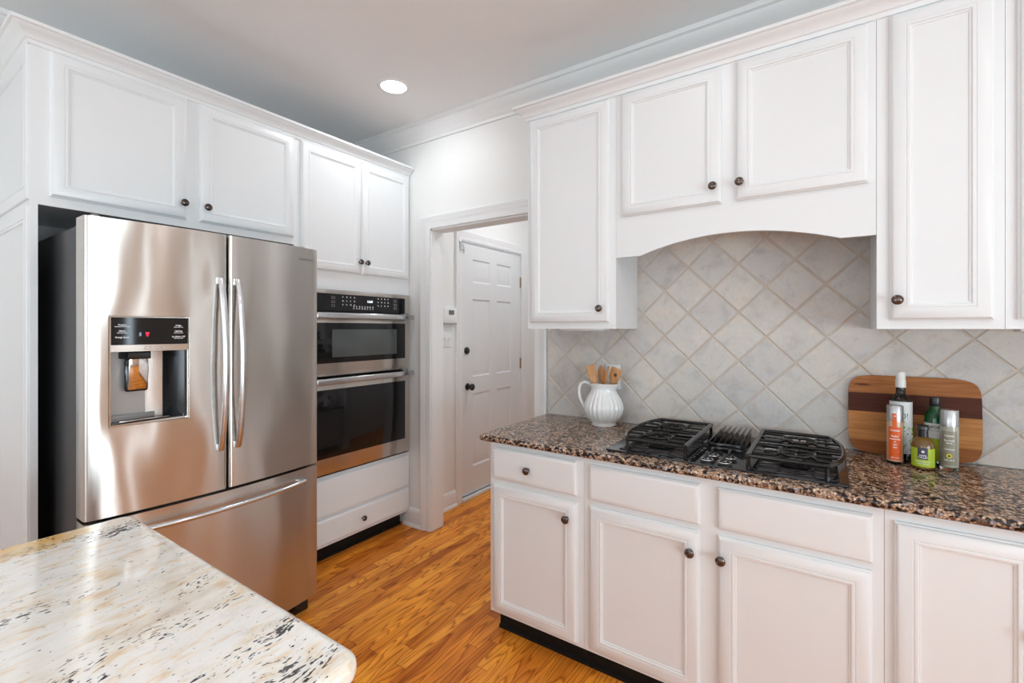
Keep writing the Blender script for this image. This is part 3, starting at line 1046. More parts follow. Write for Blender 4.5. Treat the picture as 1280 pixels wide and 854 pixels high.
dn = fx(HOLE[1]) - fx(HOLE[0])
slope_plate('dispenser_display', U0 + 0.005, U1 - 0.005, 1.347, 1.446, 0.002, dn + 0.001, BGLASS)
slope_plate('dispenser_bar', U0 + 0.005, U1 - 0.005, 1.322, 1.346, 0.003, dn + 0.002, STEELF)
b = B()
b.box(U0 + 0.005, U1 - 0.005, -0.072, -0.066, 1.060, 1.322, Td)
b.prism([(U0 + 0.005, -0.066), (U0 + 0.17, -0.066), (U0 + 0.005, -0.030)], 1.060, 1.085, lambda a, b_, c: Td(a, b_, c))
b.build('niche_back', GREYPL, ld)
b = B().prism([(U1 - 0.006, -0.066), (U1 - 0.006, 0.008), (U1 - 0.012, 0.008), (U1 - 0.062, -0.060), (U1 - 0.062, -0.066)], 1.060, 1.322, lambda a, b_, c: Td(a, b_, c))
b.build('niche_side', BPLAST, ld)
b = B().prism([(U0 + 0.045, -0.066), (U0 + 0.140, -0.066), (U0 + 0.128, -0.012), (U0 + 0.058, -0.012)], 1.292, 1.321, lambda a, b_, c: Td(a, b_, c), 0.004)
b.build('ice_chute', BPLAST, ld)
b = B()
poly = [(-0.020, 1.292), (-0.012, 1.292), (-0.014, 1.250), (-0.022, 1.205), (-0.034, 1.178), (-0.042, 1.180), (-0.030, 1.208), (-0.022, 1.25)]
b.prism(poly, U0 + 0.062, U0 + 0.122, lambda a, c, u: Td(u, a, c), 0.004)
b.build('dispenser_paddle', CHROME, ld)
b = B().box(U0 + 0.056, U0 + 0.128, -0.05, -0.036, 1.170, 1.292, Td, 0.008)
b.build('paddle_guard', BPLAST, ld)
B().box(U0 + 0.006, U1 - 0.008, -0.062, 0.003, 1.0602, 1.066, Td, 0.002).build('drip_tray', BPLAST, ld)
B().box(U0 + 0.03, U1 - 0.06, -0.004, 0.0, 1.066, 1.0685, Td, 0.0005).build('tray_strip', STEELF, ld)
sl = dn / (U1 - U0)
TDp = lambda u, n, z: Td(u, n + 0.0022 + (u - U0 - 0.005) * sl, z)
for s, u, z, k in (('Freezer', 0.600, 1.419, 0.0075), ('Hold 3 sec for Power Freeze', 0.600, 1.4125, 0.0036), ('Alarm', 0.600, 1.397, 0.0075),
                   ('Hold 3 sec for Filter', 0.600, 1.390, 0.0036), ('Energy Saver', 0.600, 1.374, 0.0075),
                   ('Fridge', 0.770, 1.4175, 0.0075), ('Hold 3 sec for Cool', 0.770, 1.411, 0.0036), ('Lighting', 0.770, 1.396, 0.0075),
                   ('Hold 3 sec for Lock', 0.770, 1.389, 0.0036), ('Ice Maker Off', 0.770, 1.3745, 0.0075), ('Hold 3 sec for Child', 0.770, 1.368, 0.0036)):
    text(s, k, (u, 0.0, z), TDp, INK, ld, bold=0.0002)
B().box(0.668, 0.678, 0.0, 0.0006, 1.384, 1.392, TDp).box(0.670, 0.676, 0.0, 0.0006, 1.377, 1.382, TDp).build('red_indicator', REDLED, ld)
B().box(0.649, 0.655, 0.0, 0.0006, 1.378, 1.391, TDp).build('blue_indicator', BLUELED, ld)
b = B()
for u in (0.665, 0.698):
    b.box(u, u + 0.020, 0.001, 0.0016, 1.3285, 1.3295, TDp).box(u, u + 0.020, 0.001, 0.0016, 1.3385, 1.3395, TDp).box(u, u + 0.001, 0.001, 0.0016, 1.3285, 1.3395, TDp).box(u + 0.019, u + 0.02, 0.001, 0.0016, 1.3285, 1.3395, TDp)
b.build('button_outline', GREYINK, ld)
Tr = lambda u, n, z: Vector((fx(u) + n, u, z))
text('SAMSUNG', 0.017, (1.325, 0.0003, 1.742), Tr, GREYINK, rd, wide=1.15)


# ------------------------------------------------------------------ right run: base cabinets (face -Y)
FYB = 1.738
T = TR(FYB)
YB = RY1 - 0.018
ZB = 0.095


def base_box(e, x0, x1, left_end=False, mids=(), hasdraw=True):
    b = B()
    b.box(x0, x0 + 0.018, FYB + 0.018, YB, ZB, 0.884).box(x1 - 0.018, x1, FYB + 0.018, YB, ZB, 0.884)
    b.box(x0 + 0.018, x1 - 0.018, FYB + 0.018, YB, ZB, ZB + 0.018).box(x0 + 0.018, x1 - 0.018, YB - 0.008, YB, ZB + 0.018, 0.70)
    # face frame
    b.box(x0, x0 + 0.03, FYB, FYB + 0.018, ZB, 0.884).box(x1 - 0.03, x1, FYB, FYB + 0.018, ZB, 0.884)
    b.box(x0 + 0.03, x1 - 0.03, FYB, FYB + 0.018, 0.85, 0.884).box(x0 + 0.03, x1 - 0.03, FYB, FYB + 0.018, ZB, 0.13)
    for m0, m1 in mids:
        b.box(m0, m1, FYB, FYB + 0.018, 0.13, 0.85)
    if hasdraw:
        ed = [x0 + 0.03] + [m for q in mids for m in q] + [x1 - 0.03]
        for q in range(0, len(ed), 2):
            b.box(ed[q], ed[q + 1], FYB, FYB + 0.018, 0.685, 0.725)
    b.build('carcass', CAB, e)
    tk0 = x0 + (0.02 if left_end else 0)
    B().box(tk0, x1, FYB + 0.050, FYB + 0.065, 0, ZB).sweep([(0, 0), (0.012, 0), (0.010, 0.012), (0, 0.018)], [(tk0, FYB + 0.050), (x1, FYB + 0.050)], TW, side=-1).build('toe_kick', BLACK, e)


e = empty('base_cabinet', (-1.05, 2.0, 0), 'narrow white base cabinet with a drawer over one door, nearest the doorway', 'cabinet', 'base cabinets under the brown granite')
base_box(e, -1.294, -0.818, True)
front(T, e, -1.272, -0.848, 0.718, 0.860, (-1.076, 0.787), 'drawer')
front(T, e, -1.272, -0.846, 0.111, 0.690, (-0.886, 0.620))
e = empty('base_cabinet', (-0.34, 2.0, 0), 'wide white base cabinet with two doors below the gas cooktop', 'cabinet', 'base cabinets under the brown granite')
base_box(e, -0.817, 0.142, mids=((-0.372, -0.302),))
front(T, e, -0.790, -0.367, 0.714, 0.856, kind='panel')
front(T, e, -0.309, 0.115, 0.714, 0.856, kind='panel')
front(T, e, -0.790, -0.367, 0.111, 0.690, (-0.397, 0.616))
front(T, e, -0.309, 0.115, 0.111, 0.690, (-0.296, 0.616))
e = empty('base_cabinet', (0.31, 2.0, 0), 'white base cabinet with a single full-height door under the bottles', 'cabinet', 'base cabinets under the brown granite')
base_box(e, 0.143, 0.478, hasdraw=False)
front(T, e, 0.164, 0.462, 0.111, 0.850, (0.447, 0.62))
e = empty('base_cabinet', (0.84, 2.0, 0), 'white base cabinet cut off by the right edge of the photo', 'cabinet', 'base cabinets under the brown granite')
base_box(e, 0.479, 1.20)
front(T, e, 0.50, 1.18, 0.714, 0.856, (0.84, 0.787), 'drawer')
front(T, e, 0.50, 0.835, 0.111, 0.690, (0.81, 0.616))
front(T, e, 0.845, 1.18, 0.111, 0.690, (0.87, 0.616))


def slab(name, x0, x1, y0, y1, z0, z1, r, rs, mat, round_corners):
    """stone slab: outline with rounded corners and a bullnosed edge all round"""
    def outline(d):
        pts = []
        for (cx, cy, a0, on) in ((x1, y1, 0, round_corners[2]), (x0, y1, 90, round_corners[3]), (x0, y0, 180, round_corners[0]), (x1, y0, 270, round_corners[1])):
            sx = -1 if cx == x1 else 1
            sy = -1 if cy == y1 else 1
            rr = r if on else rs + 0.001
            for k in range(13):
                a = math.radians(a0 + k * 90 / 12)
                pts.append((cx + sx * rr + (rr - d) * math.cos(a), cy + sy * rr + (rr - d) * math.sin(a)))
        return pts
    prof = []
    for k in range(7):
        a = k * PI / 12
        prof.append((rs - rs * math.sin(a), z0 + rs - rs * math.cos(a)))
    for k in range(7):
        a = k * PI / 12
        prof.append((rs - rs * math.cos(a), z1 - rs + rs * math.sin(a)))
    t = bmesh.new()
    rings = [[t.verts.new((x_, y_, z_)) for x_, y_ in outline(d_)] for d_, z_ in prof]
    t.faces.new(rings[0])
    t.faces.new(rings[-1])
    for p_, q_ in zip(rings, rings[1:]):
        for k in range(len(p_)):
            m = (k + 1) % len(p_)
            t.faces.new((p_[k], p_[m], q_[m], q_[k]))
    b = B()
    b._merge(t)
    return b.build(name, mat, smooth=50)


ct = slab('brown_granite_countertop', -1.345, 1.25, 1.700, RY1 - 0.012, 0.8845, 0.914, 0.028, 0.0135, BGRAN, (1, 0, 0, 0))
tag(ct, 'brown, black and tan speckled granite countertop on the right-hand base cabinets', 'countertop')

# ------------------------------------------------------------------ backsplash
e = empty('tiled_backsplash', (0, RY1, 0.914), 'beige-grey stone-look tiles laid diagonally behind the cooktop', 'backsplash')
BX0, BX1, BZ0, BZ1 = -1.333, 1.25, 0.9145, 1.872
B().box(BX0, BX1, RY1 - 0.0088, RY1 - 0.0005, BZ0, BZ1).build('grout_bed', GROUT, e)
t = bmesh.new()
Hd = 0.1110
g = 0.0040
kx0, kx1 = int((BX0 + 0.331) / Hd) - 2, int((BX1 + 0.331) / Hd) + 2
for i in range(kx0, kx1 + 1):
    for j in range(-5, 8):
        if (i + j) % 2 == 0:
            continue
        cx, cz = -0.331 + i * Hd, 1.145 + 0.112 + (j) * 0.1115
        rs = []
        for ins, y in ((g * 0.9, RY1 - 0.003), (g * 1.0, RY1 - 0.0092), (g * 1.3, RY1 - 0.0106), (g * 2.1, RY1 - 0.0115)):
            h = Hd - ins
            # softly irregular tumbled edge
            rs.append([t.verts.new((cx + dx * h, y, cz + dz * h)) for dx, dz in ((-1, 0), (0, -1), (1, 0), (0, 1))])
        for r, q in zip(rs, rs[1:]):
            for k in range(4):
                m = (k + 1) % 4
                t.faces.new((r[k], r[m], q[m], q[k]))
        t.faces.new(rs[-1])
for co, no in (((BX0, 0, 0), (-1, 0, 0)), ((BX1, 0, 0), (1, 0, 0)), ((0, 0, BZ0), (0, 0, -1)), ((0, 0, BZ1), (0, 0, 1))):
    bmesh.ops.bisect_plane(t, geom=t.verts[:] + t.edges[:] + t.faces[:], plane_co=co, plane_no=no, clear_outer=True)
b = B()
for f in t.faces:
    f.normal_update()
me = bpy.data.meshes.new('tmp')
t.to_mesh(me)
t.free()
b.bm.from_mesh(me)
b.build('tiles', TILE, e, smooth=20)
del me

# ------------------------------------------------------------------ upper cabinets
FYU = 2.045
T = TR(FYU)
ZU = 1.4045
YU = RY1 - 0.0125


def upper_box(e, x0, x1, z0, extra=None):
    b = B()
    b.box(x0, x0 + 0.018, FYU + 0.018, YU, z0, 2.50).box(x1 - 0.018, x1, FYU + 0.018, YU, z0, 2.50)
    b.box(x0 + 0.018, x1 - 0.018, FYU + 0.018, YU, z0 + 0.006, z0 + 0.022).box(x0 + 0.018, x1 - 0.018, FYU + 0.018, YU, 2.48, 2.50)
    b.box(x0, x0 + 0.035, FYU, FYU + 0.018, z0, 2.50).box(x1 - 0.035, x1, FYU, FYU + 0.018, z0, 2.50)
    b.box(x0 + 0.035, x1 - 0.035, FYU, FYU + 0.018, 2.44, 2.50).box(x0 + 0.035, x1 - 0.035, FYU, FYU + 0.018, z0, z0 + 0.05)
    if extra:
        b.box(extra[0], extra[1], FYU, FYU + 0.018, z0 + 0.05, 2.44)
    b.build('carcass', CAB, e)


UG = 'wall cabinets above the brown granite'
e = empty('wall_cabinet', (-1.04, 2.19, ZU), 'tall narrow white wall cabinet left of the arched valance', 'cabinet', UG)
upper_box(e, -1.282, -0.802, ZU)
front(T, e, -1.262, -0.832, 1.434, 2.472, (-0.872, 1.499))
e = empty('hood_cabinet', (-0.33, 2.19, 1.73), 'short white two-door wall cabinet with an arched valance over the cooktop', 'cabinet')
upper_box(e, -0.801, 0.146, 1.876, (-0.36, -0.29))
front(T, e, -0.773, -0.352, 1.916, 2.472, (-0.379, 1.983))
front(T, e, -0.297, 0.124, 1.916, 2.472, (-0.281, 1.983))
poly = [(-0.801, 1.876), (-0.801, 1.732), (-0.690, 1.732)]
A0, A1, AM = -0.690, 0.045, 1.795
for k in range(1, 24):
    t_ = k / 24
    poly.append((A0 + (A1 - A0) * t_, 1.732 + (AM - 1.732) * (1 - (2 * t_ - 1) ** 2)))
poly += [(0.045, 1.732), (0.146, 1.732), (0.146, 1.876)]
poly = [(a, b_) for a, b_ in poly]
B().prism(poly, -0.018, 0.0, lambda a, c, n_: T(a, n_, c)).build('arched_valance', CAB, e, smooth=30)
e = empty('wall_cabinet', (0.30, 2.19, ZU), 'tall narrow white wall cabinet right of the arched valance', 'cabinet', UG)
upper_box(e, 0.147, 0.460, ZU)
front(T, e, 0.182, 0.435, 1.434, 2.472, (0.199, 1.502))
e = empty('wall_cabinet', (0.74, 2.19, ZU), 'white wall cabinet cut off by the right edge of the photo', 'cabinet', UG)
upper_box(e, 0.461, 1.02, ZU)
front(T, e, 0.486, 0.995, 1.434, 2.472, (0.965, 1.50))
structure('trim_7', B().sweep(CCP, [(-1.282, RY1 - 0.002), (-1.282, FYU), (1.02, FYU)], TW, side=-1), CAB)

for nm, x0, x1, lb in (('a', -1.165, -0.915, 'slim white under-cabinet light above the pitcher'), ('b', 0.524, 0.80, 'slim white under-cabinet light at the right edge of the photo')):
    e = empty('under_cabinet_light', ((x0 + x1) / 2, 2.2, 1.38), lb, 'light fixture', 'under-cabinet lights')
    B().box(x0, x1, 2.17, 2.25, 1.395, ZU + 0.006, bev=0.003).build('housing', PLATE, e)
    B().box(x0 + 0.02, x1 - 0.02, 2.185, 2.235, 1.392, 1.3955).build('diffuser', LBLW, e)

# ------------------------------------------------------------------ recessed lights
def can(x, y, power, label, group=None):
    e = empty('recessed_light', (x, y, CZ), label, 'ceiling light', group)
    B().lathe([(0.070, CZ - 0.001), (0.074, CZ - 0.006), (0.088, CZ - 0.005), (0.094, CZ - 0.0005)], (x, y, 0), 'z', 40, caps=False).build('trim_ring', TRIM, e)
    B().lathe([(0.0, CZ - 0.003), (0.071, CZ - 0.003), (0.071, CZ - 0.001), (0, CZ - 0.001)], (x, y, 0), 'z', 40).build('lens', LAMP, e)
    l = area_light('lamp_glow', (0, 0, -0.008), (0, 0, 0), 0.13, 0.13, power, (0.90, 0.95, 1.0), 'DISK')
    l.parent = e


can(-2.09, 1.858, 3.3, 'round recessed ceiling light glowing in front of the oven cabinet')
for x, y in ((-0.52, 1.15), (1.05, 1.15), (-2.0, -0.35), (-0.5, -0.9), (1.05, -0.9), (-0.5, -2.3), (2.4, 0.2)):
    can(x, y, 2.2, 'round recessed ceiling light outside the picture, over the rest of the kitchen', 'recessed lights outside the picture')
area_light('hall_fill_light', (-1.75, 3.25, CZ - 0.02), (0, 0, 0), 0.3, 0.3, 8.6, (0.92, 0.96, 1.0), 'DISK')  # unseen light added to brighten the hall, without a fixture


# ------------------------------------------------------------------ island
e = empty('kitchen_island', (-1.05, -0.6, 0), 'kitchen island topped with cream, white and black flecked granite in the foreground', 'island')
b = B().box(-1.48, -0.63, -1.60, 0.41, 0.10, 0.874)
b.box(-1.44, -0.67, -1.56, 0.35, 0, 0.10)
b.build('island_base', CAB, e)
for y0, y1 in ((-1.58, -0.95), (-0.93, -0.28), (-0.26, 0.39)):
    B().rings((y0, y1, 0.13, 0.86), DOORPROF, TL(-0.63)).build('side_panel', CAB, e)
for x0, x1 in ((-1.46, -1.06), (-1.05, -0.65)):
    B().rings((x0, x1, 0.13, 0.86), DOORPROF, lambda u, n, z: Vector((u, 0.41 + n, z))).build('end_panel', CAB, e)
s = slab('granite_top', -1.535, -0.577, -1.66, 0.459, 0.8745, 0.9145, 0.034, 0.0175, WGRAN, (1, 1, 1, 1))
s.parent = e
s.location = s.location - e.location


# ------------------------------------------------------------------ gas cooktop
CX0, CX1, CY0, CY1 = -0.740, 0.062, 1.764, 2.285
ZC = 0.914
ck = empty('gas_cooktop', ((CX0 + CX1) / 2, (CY0 + CY1) / 2, ZC), 'black gas cooktop with cast iron grates and centre downdraft vent', 'cooktop')
b = B()
poly = []
for cx, cy, a0 in ((CX1, CY1, 0), (CX0, CY1, 90), (CX0, CY0, 180), (CX1, CY0, 270)):
    sx = -1 if cx == CX1 else 1
    sy = -1 if cy == CY1 else 1
    for k in range(5):
        a = math.radians(a0 + k * 22.5)
        poly.append((cx + sx * 0.012 + 0.012 * math.cos(a), cy + sy * 0.012 + 0.012 * math.sin(a)))
b.prism(poly, ZC, ZC + 0.006, TW, 0.002, 2)
b.build('glass_base', ENAMEL, ck)
for x0, x1, rgt in ((-0.690, -0.415, 0), (-0.215, 0.035, 1)):
    # ribbed burner pan
    b = B().box(x0, x1, CY0 + 0.03, CY1 - 0.03, ZC + 0.006, ZC + 0.010, bev=0.002)
    y = CY0 + 0.05
    while y < CY1 - 0.05:
        b.tube([(x0 + 0.015, y, ZC + 0.010), (x1 - 0.015, y, ZC + 0.010)], 0.004, 8)
        y += 0.030
    b.build('burner_pan', ENAMEL, ck)
    xm = (x0 + x1) / 2
    for ym in (CY0 + 0.135, CY1 - 0.125):
        p = B().lathe([(0.050, ZC + 0.010), (0.052, ZC + 0.020), (0.040, ZC + 0.026), (0.036, ZC + 0.030), (0, ZC + 0.030)], (xm, ym, 0), 'z', 28).build('burner', IRON, ck)
        B().lathe([(0.034, ZC + 0.030), (0.036, ZC + 0.034), (0.030, ZC + 0.038), (0, ZC + 0.039)], (xm, ym, 0), 'z', 28).build('burner_cap', IRON, p)


def grate(x0, x1, y0, y1, curved):
    """frame with one bowed side (-1: left, 1: right), cross bars, two octagon rings and legs"""
    zt = ZC + 0.052
    R = 0.0074
    b = B()
    xi, xo = (x1, x0) if curved < 0 else (x0, x1)
    n = 12
    bow_ = 0.045
    edge = []
    for i in range(n + 1):
        t_ = i / n
        y = y0 + (y1 - y0) * t_
        edge.append((xo - curved * bow_ * (abs(2 * t_ - 1) ** 2.6), y, zt))

    def xe(y):
        t_ = (y - y0) / (y1 - y0)
        return xo - curved * bow_ * (abs(2 * t_ - 1) ** 2.6)
    loop = [(xi, y0, zt)] + [((xi * (1 - k / 6) + edge[0][0] * k / 6), y0, zt) for k in range(1, 6)] + edge + \
           [((edge[-1][0] * (1 - k / 6) + xi * k / 6), y1, zt) for k in range(1, 6)] + [(xi, y1, zt)]
    b.tube(loop, R, 8)
    b.tube([(xi, y0 - 0.004, zt), (xi, y1 + 0.004, zt)], 0.010, 8, flat=(0.0100, 0.0075, (0, 0, 1)))
    xm = (xi + xo) / 2
    for ym in (y0 + (y1 - y0) * 0.26, y0 + (y1 - y0) * 0.74):
        oct_ = [(xm + 0.052 * math.cos(math.radians(22.5 + 45 * k)) * 1.15, ym + 0.050 * math.sin(math.radians(22.5 + 45 * k)), zt) for k in range(8)]
        b.tube(oct_, 0.006, 8, closed=True)
        for dy in (-0.020, 0.020):
            b.tube([(xi, ym + dy * 3.6, zt), (xm - (xm - xi) * 0.45, ym + dy * 3.2, zt), (xm - (xm - xi) * 0.35, ym + dy * 1.5, zt)], 0.0058, 8)
            b.tube([(xe(ym + dy * 3.6), ym + dy * 3.6, zt), (xm + (xo - xm) * 0.45, ym + dy * 3.2, zt), (xm + (xo - xm) * 0.35, ym + dy * 1.5, zt)], 0.0058, 8)
        b.tube([(xi, ym, zt), (xm - 0.022, ym, zt)], 0.0052, 8).tube([(xm + 0.022, ym, zt), (xe(ym), ym, zt)], 0.0052, 8)
        b.tube([(xm, ym - 0.05, zt), (xm, ym - 0.02, zt)], 0.005, 8).tube([(xm, ym + 0.02, zt), (xm, ym + 0.05, zt)], 0.005, 8)
    ym = (y0 + y1) / 2
    b.tube([(xi, ym, zt), (xo, ym, zt)], 0.0055, 8)
    g_ = b.build('grate', IRON, ck)
    for x, y in ((xi, y0 + 0.004), (xi, y1 - 0.004), (xe(y0) + curved * -0.002, y0 + 0.002), (xe(y1) - curved * 0.002, y1 - 0.002)):
        B().tube([(x, y, zt - 0.004), (x, y, ZC + 0.0062)], [0.006, 0.0075], 8).build('grate_foot', IRON, g_)


grate(-0.702, -0.432, CY0 + 0.024, CY1 - 0.024, -1)
grate(-0.222, 0.052, CY0 + 0.024, CY1 - 0.024, 1)
# downdraft vent with upright curved louvres
VX0, VX1, VY0, VY1 = -0.392, -0.268, 1.985, 2.262
b = B().box(VX0, VX1, VY0, VY1, ZC + 0.006, ZC + 0.022, bev=0.003)
b.box(VX1 - 0.006, VX1, VY0, VY1, ZC + 0.02, ZC + 0.050, bev=0.002).box(VX0, VX0 + 0.006, VY0, VY1, ZC + 0.02, ZC + 0.040, bev=0.002)
b.box(VX0, VX1, VY0, VY0 + 0.008, ZC + 0.02, ZC + 0.036, bev=0.002)
v = b.build('downdraft_vent', IRON, ck)
for i in range(6):
    x = VX0 + 0.014 + i * 0.0205
    poly = [(VY0 + 0.008, ZC + 0.022), (VY0 + 0.008, ZC + 0.036), (VY0 + 0.03, ZC + 0.056), (VY0 + 0.07, ZC + 0.068), (VY1 - 0.02, ZC + 0.062), (VY1 - 0.006, ZC + 0.04), (VY1 - 0.006, ZC + 0.022)]
    B().prism(poly, -0.0012, 0.0012, lambda yy, zz, c, x=x: Vector((x + c + (zz - ZC - 0.022) * 0.35, yy, zz))).build('louvre', IRON, v)
for x, y in ((-0.358, 1.795), (-0.298, 1.790), (-0.352, 1.868), (-0.292, 1.862)):
    kb = B().lathe([(0.022, ZC + 0.006), (0.022, ZC + 0.010), (0.014, ZC + 0.012), (0.014, ZC + 0.018), (0.012, ZC + 0.026), (0, ZC + 0.027)], (x, y, 0), 'z', 24)
    kb.box(x - 0.0035, x + 0.0035, y - 0.013, y + 0.013, ZC + 0.024, ZC + 0.044, bev=0.002)
    kk = kb.build('control_knob', BKNOB, ck)
    B().tube([(x + 0.0215 * math.cos(k * PI / 14), y + 0.0215 * math.sin(k * PI / 14), ZC + 0.017) for k in range(28)], 0.0022, 8, closed=True).build('chrome_ring', CHROME, kk)


# ------------------------------------------------------------------ pitcher with utensils, outlet
PX, PY = -0.938, 2.222
e = empty('ribbed_pitcher', (PX, PY, 0.914), 'white ribbed ceramic pitcher holding wooden utensils, by the backsplash', 'pitcher')
prof = [(0.0, 0.914), (0.060, 0.914), (0.063, 0.918), (0.060, 0.926), (0.068, 0.938), (0.084, 0.958), (0.094, 0.980), (0.0975, 1.003), (0.094, 1.026),
        (0.084, 1.050), (0.072, 1.070), (0.065, 1.085), (0.063, 1.098), (0.065, 1.110), (0.069, 1.120), (0.071, 1.126), (0.068, 1.128), (0.065, 1.124), (0.060, 1.10),
        (0.062, 1.085), (0.080, 1.045), (0.090, 1.003), (0.06, 0.93), (0, 0.925)]
amp = [0, 0, 0, 0.0, 0.04, 0.055, 0.055, 0.055, 0.055, 0.055, 0.05, 0.035, 0.01] + [0] * 11
b = B()
b.lathe(prof, (PX, PY, 0), 'z', 144, 24, amp)
for v_ in b.bm.verts:                       # pull the spout out of the rim
    if v_.co.z > 1.095:
        dx_, dy_ = v_.co.x - PX, v_.co.y - PY
        a = math.atan2(dy_, dx_)
        k = max(0.0, math.cos(a + 0.15)) ** 8 * (v_.co.z - 1.095) / 0.033
        v_.co.x += 0.016 * k
        v_.co.z += 0.002 * k - 0.002 * math.cos(2 * a)
b.build('pitcher_body', CERAM, e, smooth=60)
hp = [(-0.062, 1.112), (-0.080, 1.124), (-0.102, 1.128), (-0.122, 1.118), (-0.131, 1.096), (-0.132, 1.068), (-0.125, 1.040), (-0.112, 1.015), (-0.097, 0.992), (-0.088, 0.978)]
B().tube([(PX + x * 1.0, PY - 0.01, z) for x, z in hp], 0.009, 12, flat=(0.0085, 0.011, (0, 1, 0))).build('pitcher_handle', CERAM, e, smooth=60)


def utensil(kind, base, top, w_, th, mat, label, face=(0.0, -1.0, 0.0), cut=None):
    base, top = Vector(base), Vector(top)
    d_ = (top - base).normalized()
    f_ = Vector(face)
    s_ = d_.cross(f_).normalized()
    f_ = s_.cross(d_).normalized()
    L = (top - base).length
    hl = L * 0.66

    def Tm(a, c, n_):
        return base + s_ * a + d_ * c + f_ * n_
    b = B()
    out = []
    if kind == 'spoon':
        for k in range(17):
            a = -PI / 2 + PI * 2 * k / 16
        el = [(w_ / 2 * math.cos(a), hl + 0.045 + (L - hl - 0.045) * math.sin(a) if math.sin(a) > 0 else hl + 0.045 + 0.045 * math.sin(a)) for a in [(-PI / 2 + 0.28) + (2 * PI - 0.56) * k / 20 for k in range(21)]]
        out = [(-0.006, 0.0), (0.006, 0.0)] + el
        out = [(0.006, 0.0)] + el + [(-0.006, 0.0)]
    else:
        c_ = cut or 0.0
        out = [(0.006, 0), (0.006, hl), (w_ / 2, hl + 0.035), (w_ / 2, L - 0.006 - c_), (w_ / 2 - 0.006, L - c_), (-w_ / 2 + 0.006, L), (-w_ / 2, L - 0.006), (-w_ / 2, hl + 0.035), (-0.006, hl), (-0.006, 0)]
    b.prism(out, -th / 2, th / 2, Tm, 0.0015, 2)
    o = b.build(kind + '_tmp', mat, smooth=50)
    return o, Tm, L


def finish(o, name, label, cat):
    o.name = name
    tag(o, label, cat, 'wooden utensils in the pitcher')


o, Tm, L = utensil('spatula', (PX + 0.020, PY - 0.020, 0.94), (PX - 0.066, PY - 0.020, 1.214), 0.046, 0.007, WOOD1, '', (0.55, -0.83, 0), cut=-0.006)
finish(o, 'wooden_spatula', 'pale wooden spatula leaning left, leftmost of the utensils in the pitcher', 'utensil')
o, Tm, L = utensil('spoon', (PX + 0.012, PY + 0.03, 0.94), (PX - 0.028, PY + 0.030, 1.212), 0.040, 0.009, WOOD2, '', (0.35, -0.93, 0))
finish(o, 'wooden_spoon', 'wooden spoon with an oval bowl, second utensil from the left in the pitcher', 'utensil')
o, Tm, L = utensil('paddle', (PX - 0.012, PY - 0.048, 0.945), (PX + 0.036, PY - 0.024, 1.216), 0.044, 0.010, WOOD2, '', (-0.93, -0.35, 0))
finish(o, 'wooden_stirrer', 'orange wooden stirrer standing edge-on between the spoon and the holed turner', 'utensil')
o, Tm, L = utensil('turner', (PX - 0.012, PY + 0.006, 0.945), (PX + 0.070, PY + 0.008, 1.208), 0.056, 0.006, WOOD1, '', (0.15, -0.98, 0), cut=0.004)
finish(o, 'wooden_turner', 'broad wooden turner with a round hole, rightmost in the pitcher', 'utensil')
WPOS[o.name] = o.location.copy()
c = Tm(0.002, L - 0.038, 0.0035)
hb = B().lathe([(0.0, 0.0), (0.0085, 0.0), (0.0085, 0.0006), (0.0, 0.0006)], c, '-y', 20).build('hole', plain('dark_hole_edge', (0.10, 0.04, 0.015), 0.7), o)
hb.location = Vector(WPOS[hb.name]) - o.location

TT = TR(RY1 - 0.0115)
e = empty('wall_outlet', (-0.932, RY1, 1.085), 'white electrical outlet plate on the tiles behind the pitcher', 'outlet')
B().box(-0.972, -0.892, 0, 0.006, 1.087, 1.214, TT, 0.002).build('plate', PLATE, e)
for z in (1.128, 1.170):
    B().box(-0.947, -0.917, 0.0055, 0.008, z - 0.014, z + 0.014, TT, 0.003).build('socket', PLATE, e)

# ------------------------------------------------------------------ cutting board
BW, BH, BT = 0.388, 0.306, 0.018
out = []
for k in range(72):
    a = 2 * PI * k / 72
    ca, sa = math.cos(a), math.sin(a)
    pw = 2 / 6.5
    out.append((BW / 2 * math.copysign(abs(ca) ** pw, ca), BH / 2 + BH / 2 * math.copysign(abs(sa) ** pw, sa)))
b = B().prism(out, 0, BT, lambda a, c, n_: Vector((a, -n_, c)), 0.0035, 3)
o = b.build('cutting_board', BOARD, None, origin=(0, 0, 0), smooth=40)
tilt = math.radians(3.2)
o.rotation_euler = (-tilt, 0, 0)
o.location = (0.270, RY1 - 0.0125 - BH * math.sin(tilt) , 0.9148)
tag(o, 'rounded wooden cutting board with a dark walnut stripe, leaning on the tiles', 'cutting board')


# ------------------------------------------------------------------ bottles
def bottle(name, x, y, label, body, neck=None):
    return empty(name, (x, y, 0.9145), label, 'bottle', 'bottles in front of the cutting board')


Z0 = 0.9145


def band(x, y, r, z0, z1, a, half, mat, name, parent, th=0.0004):
    prof_ = [(r, z0), (r + th, z0), (r + th, z1), (r, z1)]
    b = B()
    t = bmesh.new()
    rs = []
    n = 24
    for i in range(n + 1):
        tt = a - half + 2 * half * i / n
        rs.append([t.verts.new((x + rr * math.cos(tt), y + rr * math.sin(tt), z)) for rr, z in prof_])
    for p, q in zip(rs, rs[1:]):
        for k in range(4):
            j = (k + 1) % 4
            t.faces.new((p[k], p[j], q[j], q[k]))
    t.faces.new(rs[0])
    t.faces.new(rs[-1])
    b._merge(t)
    return b.build(name, mat, parent)


def facing(x, y):
    return math.atan2(-y, -x)


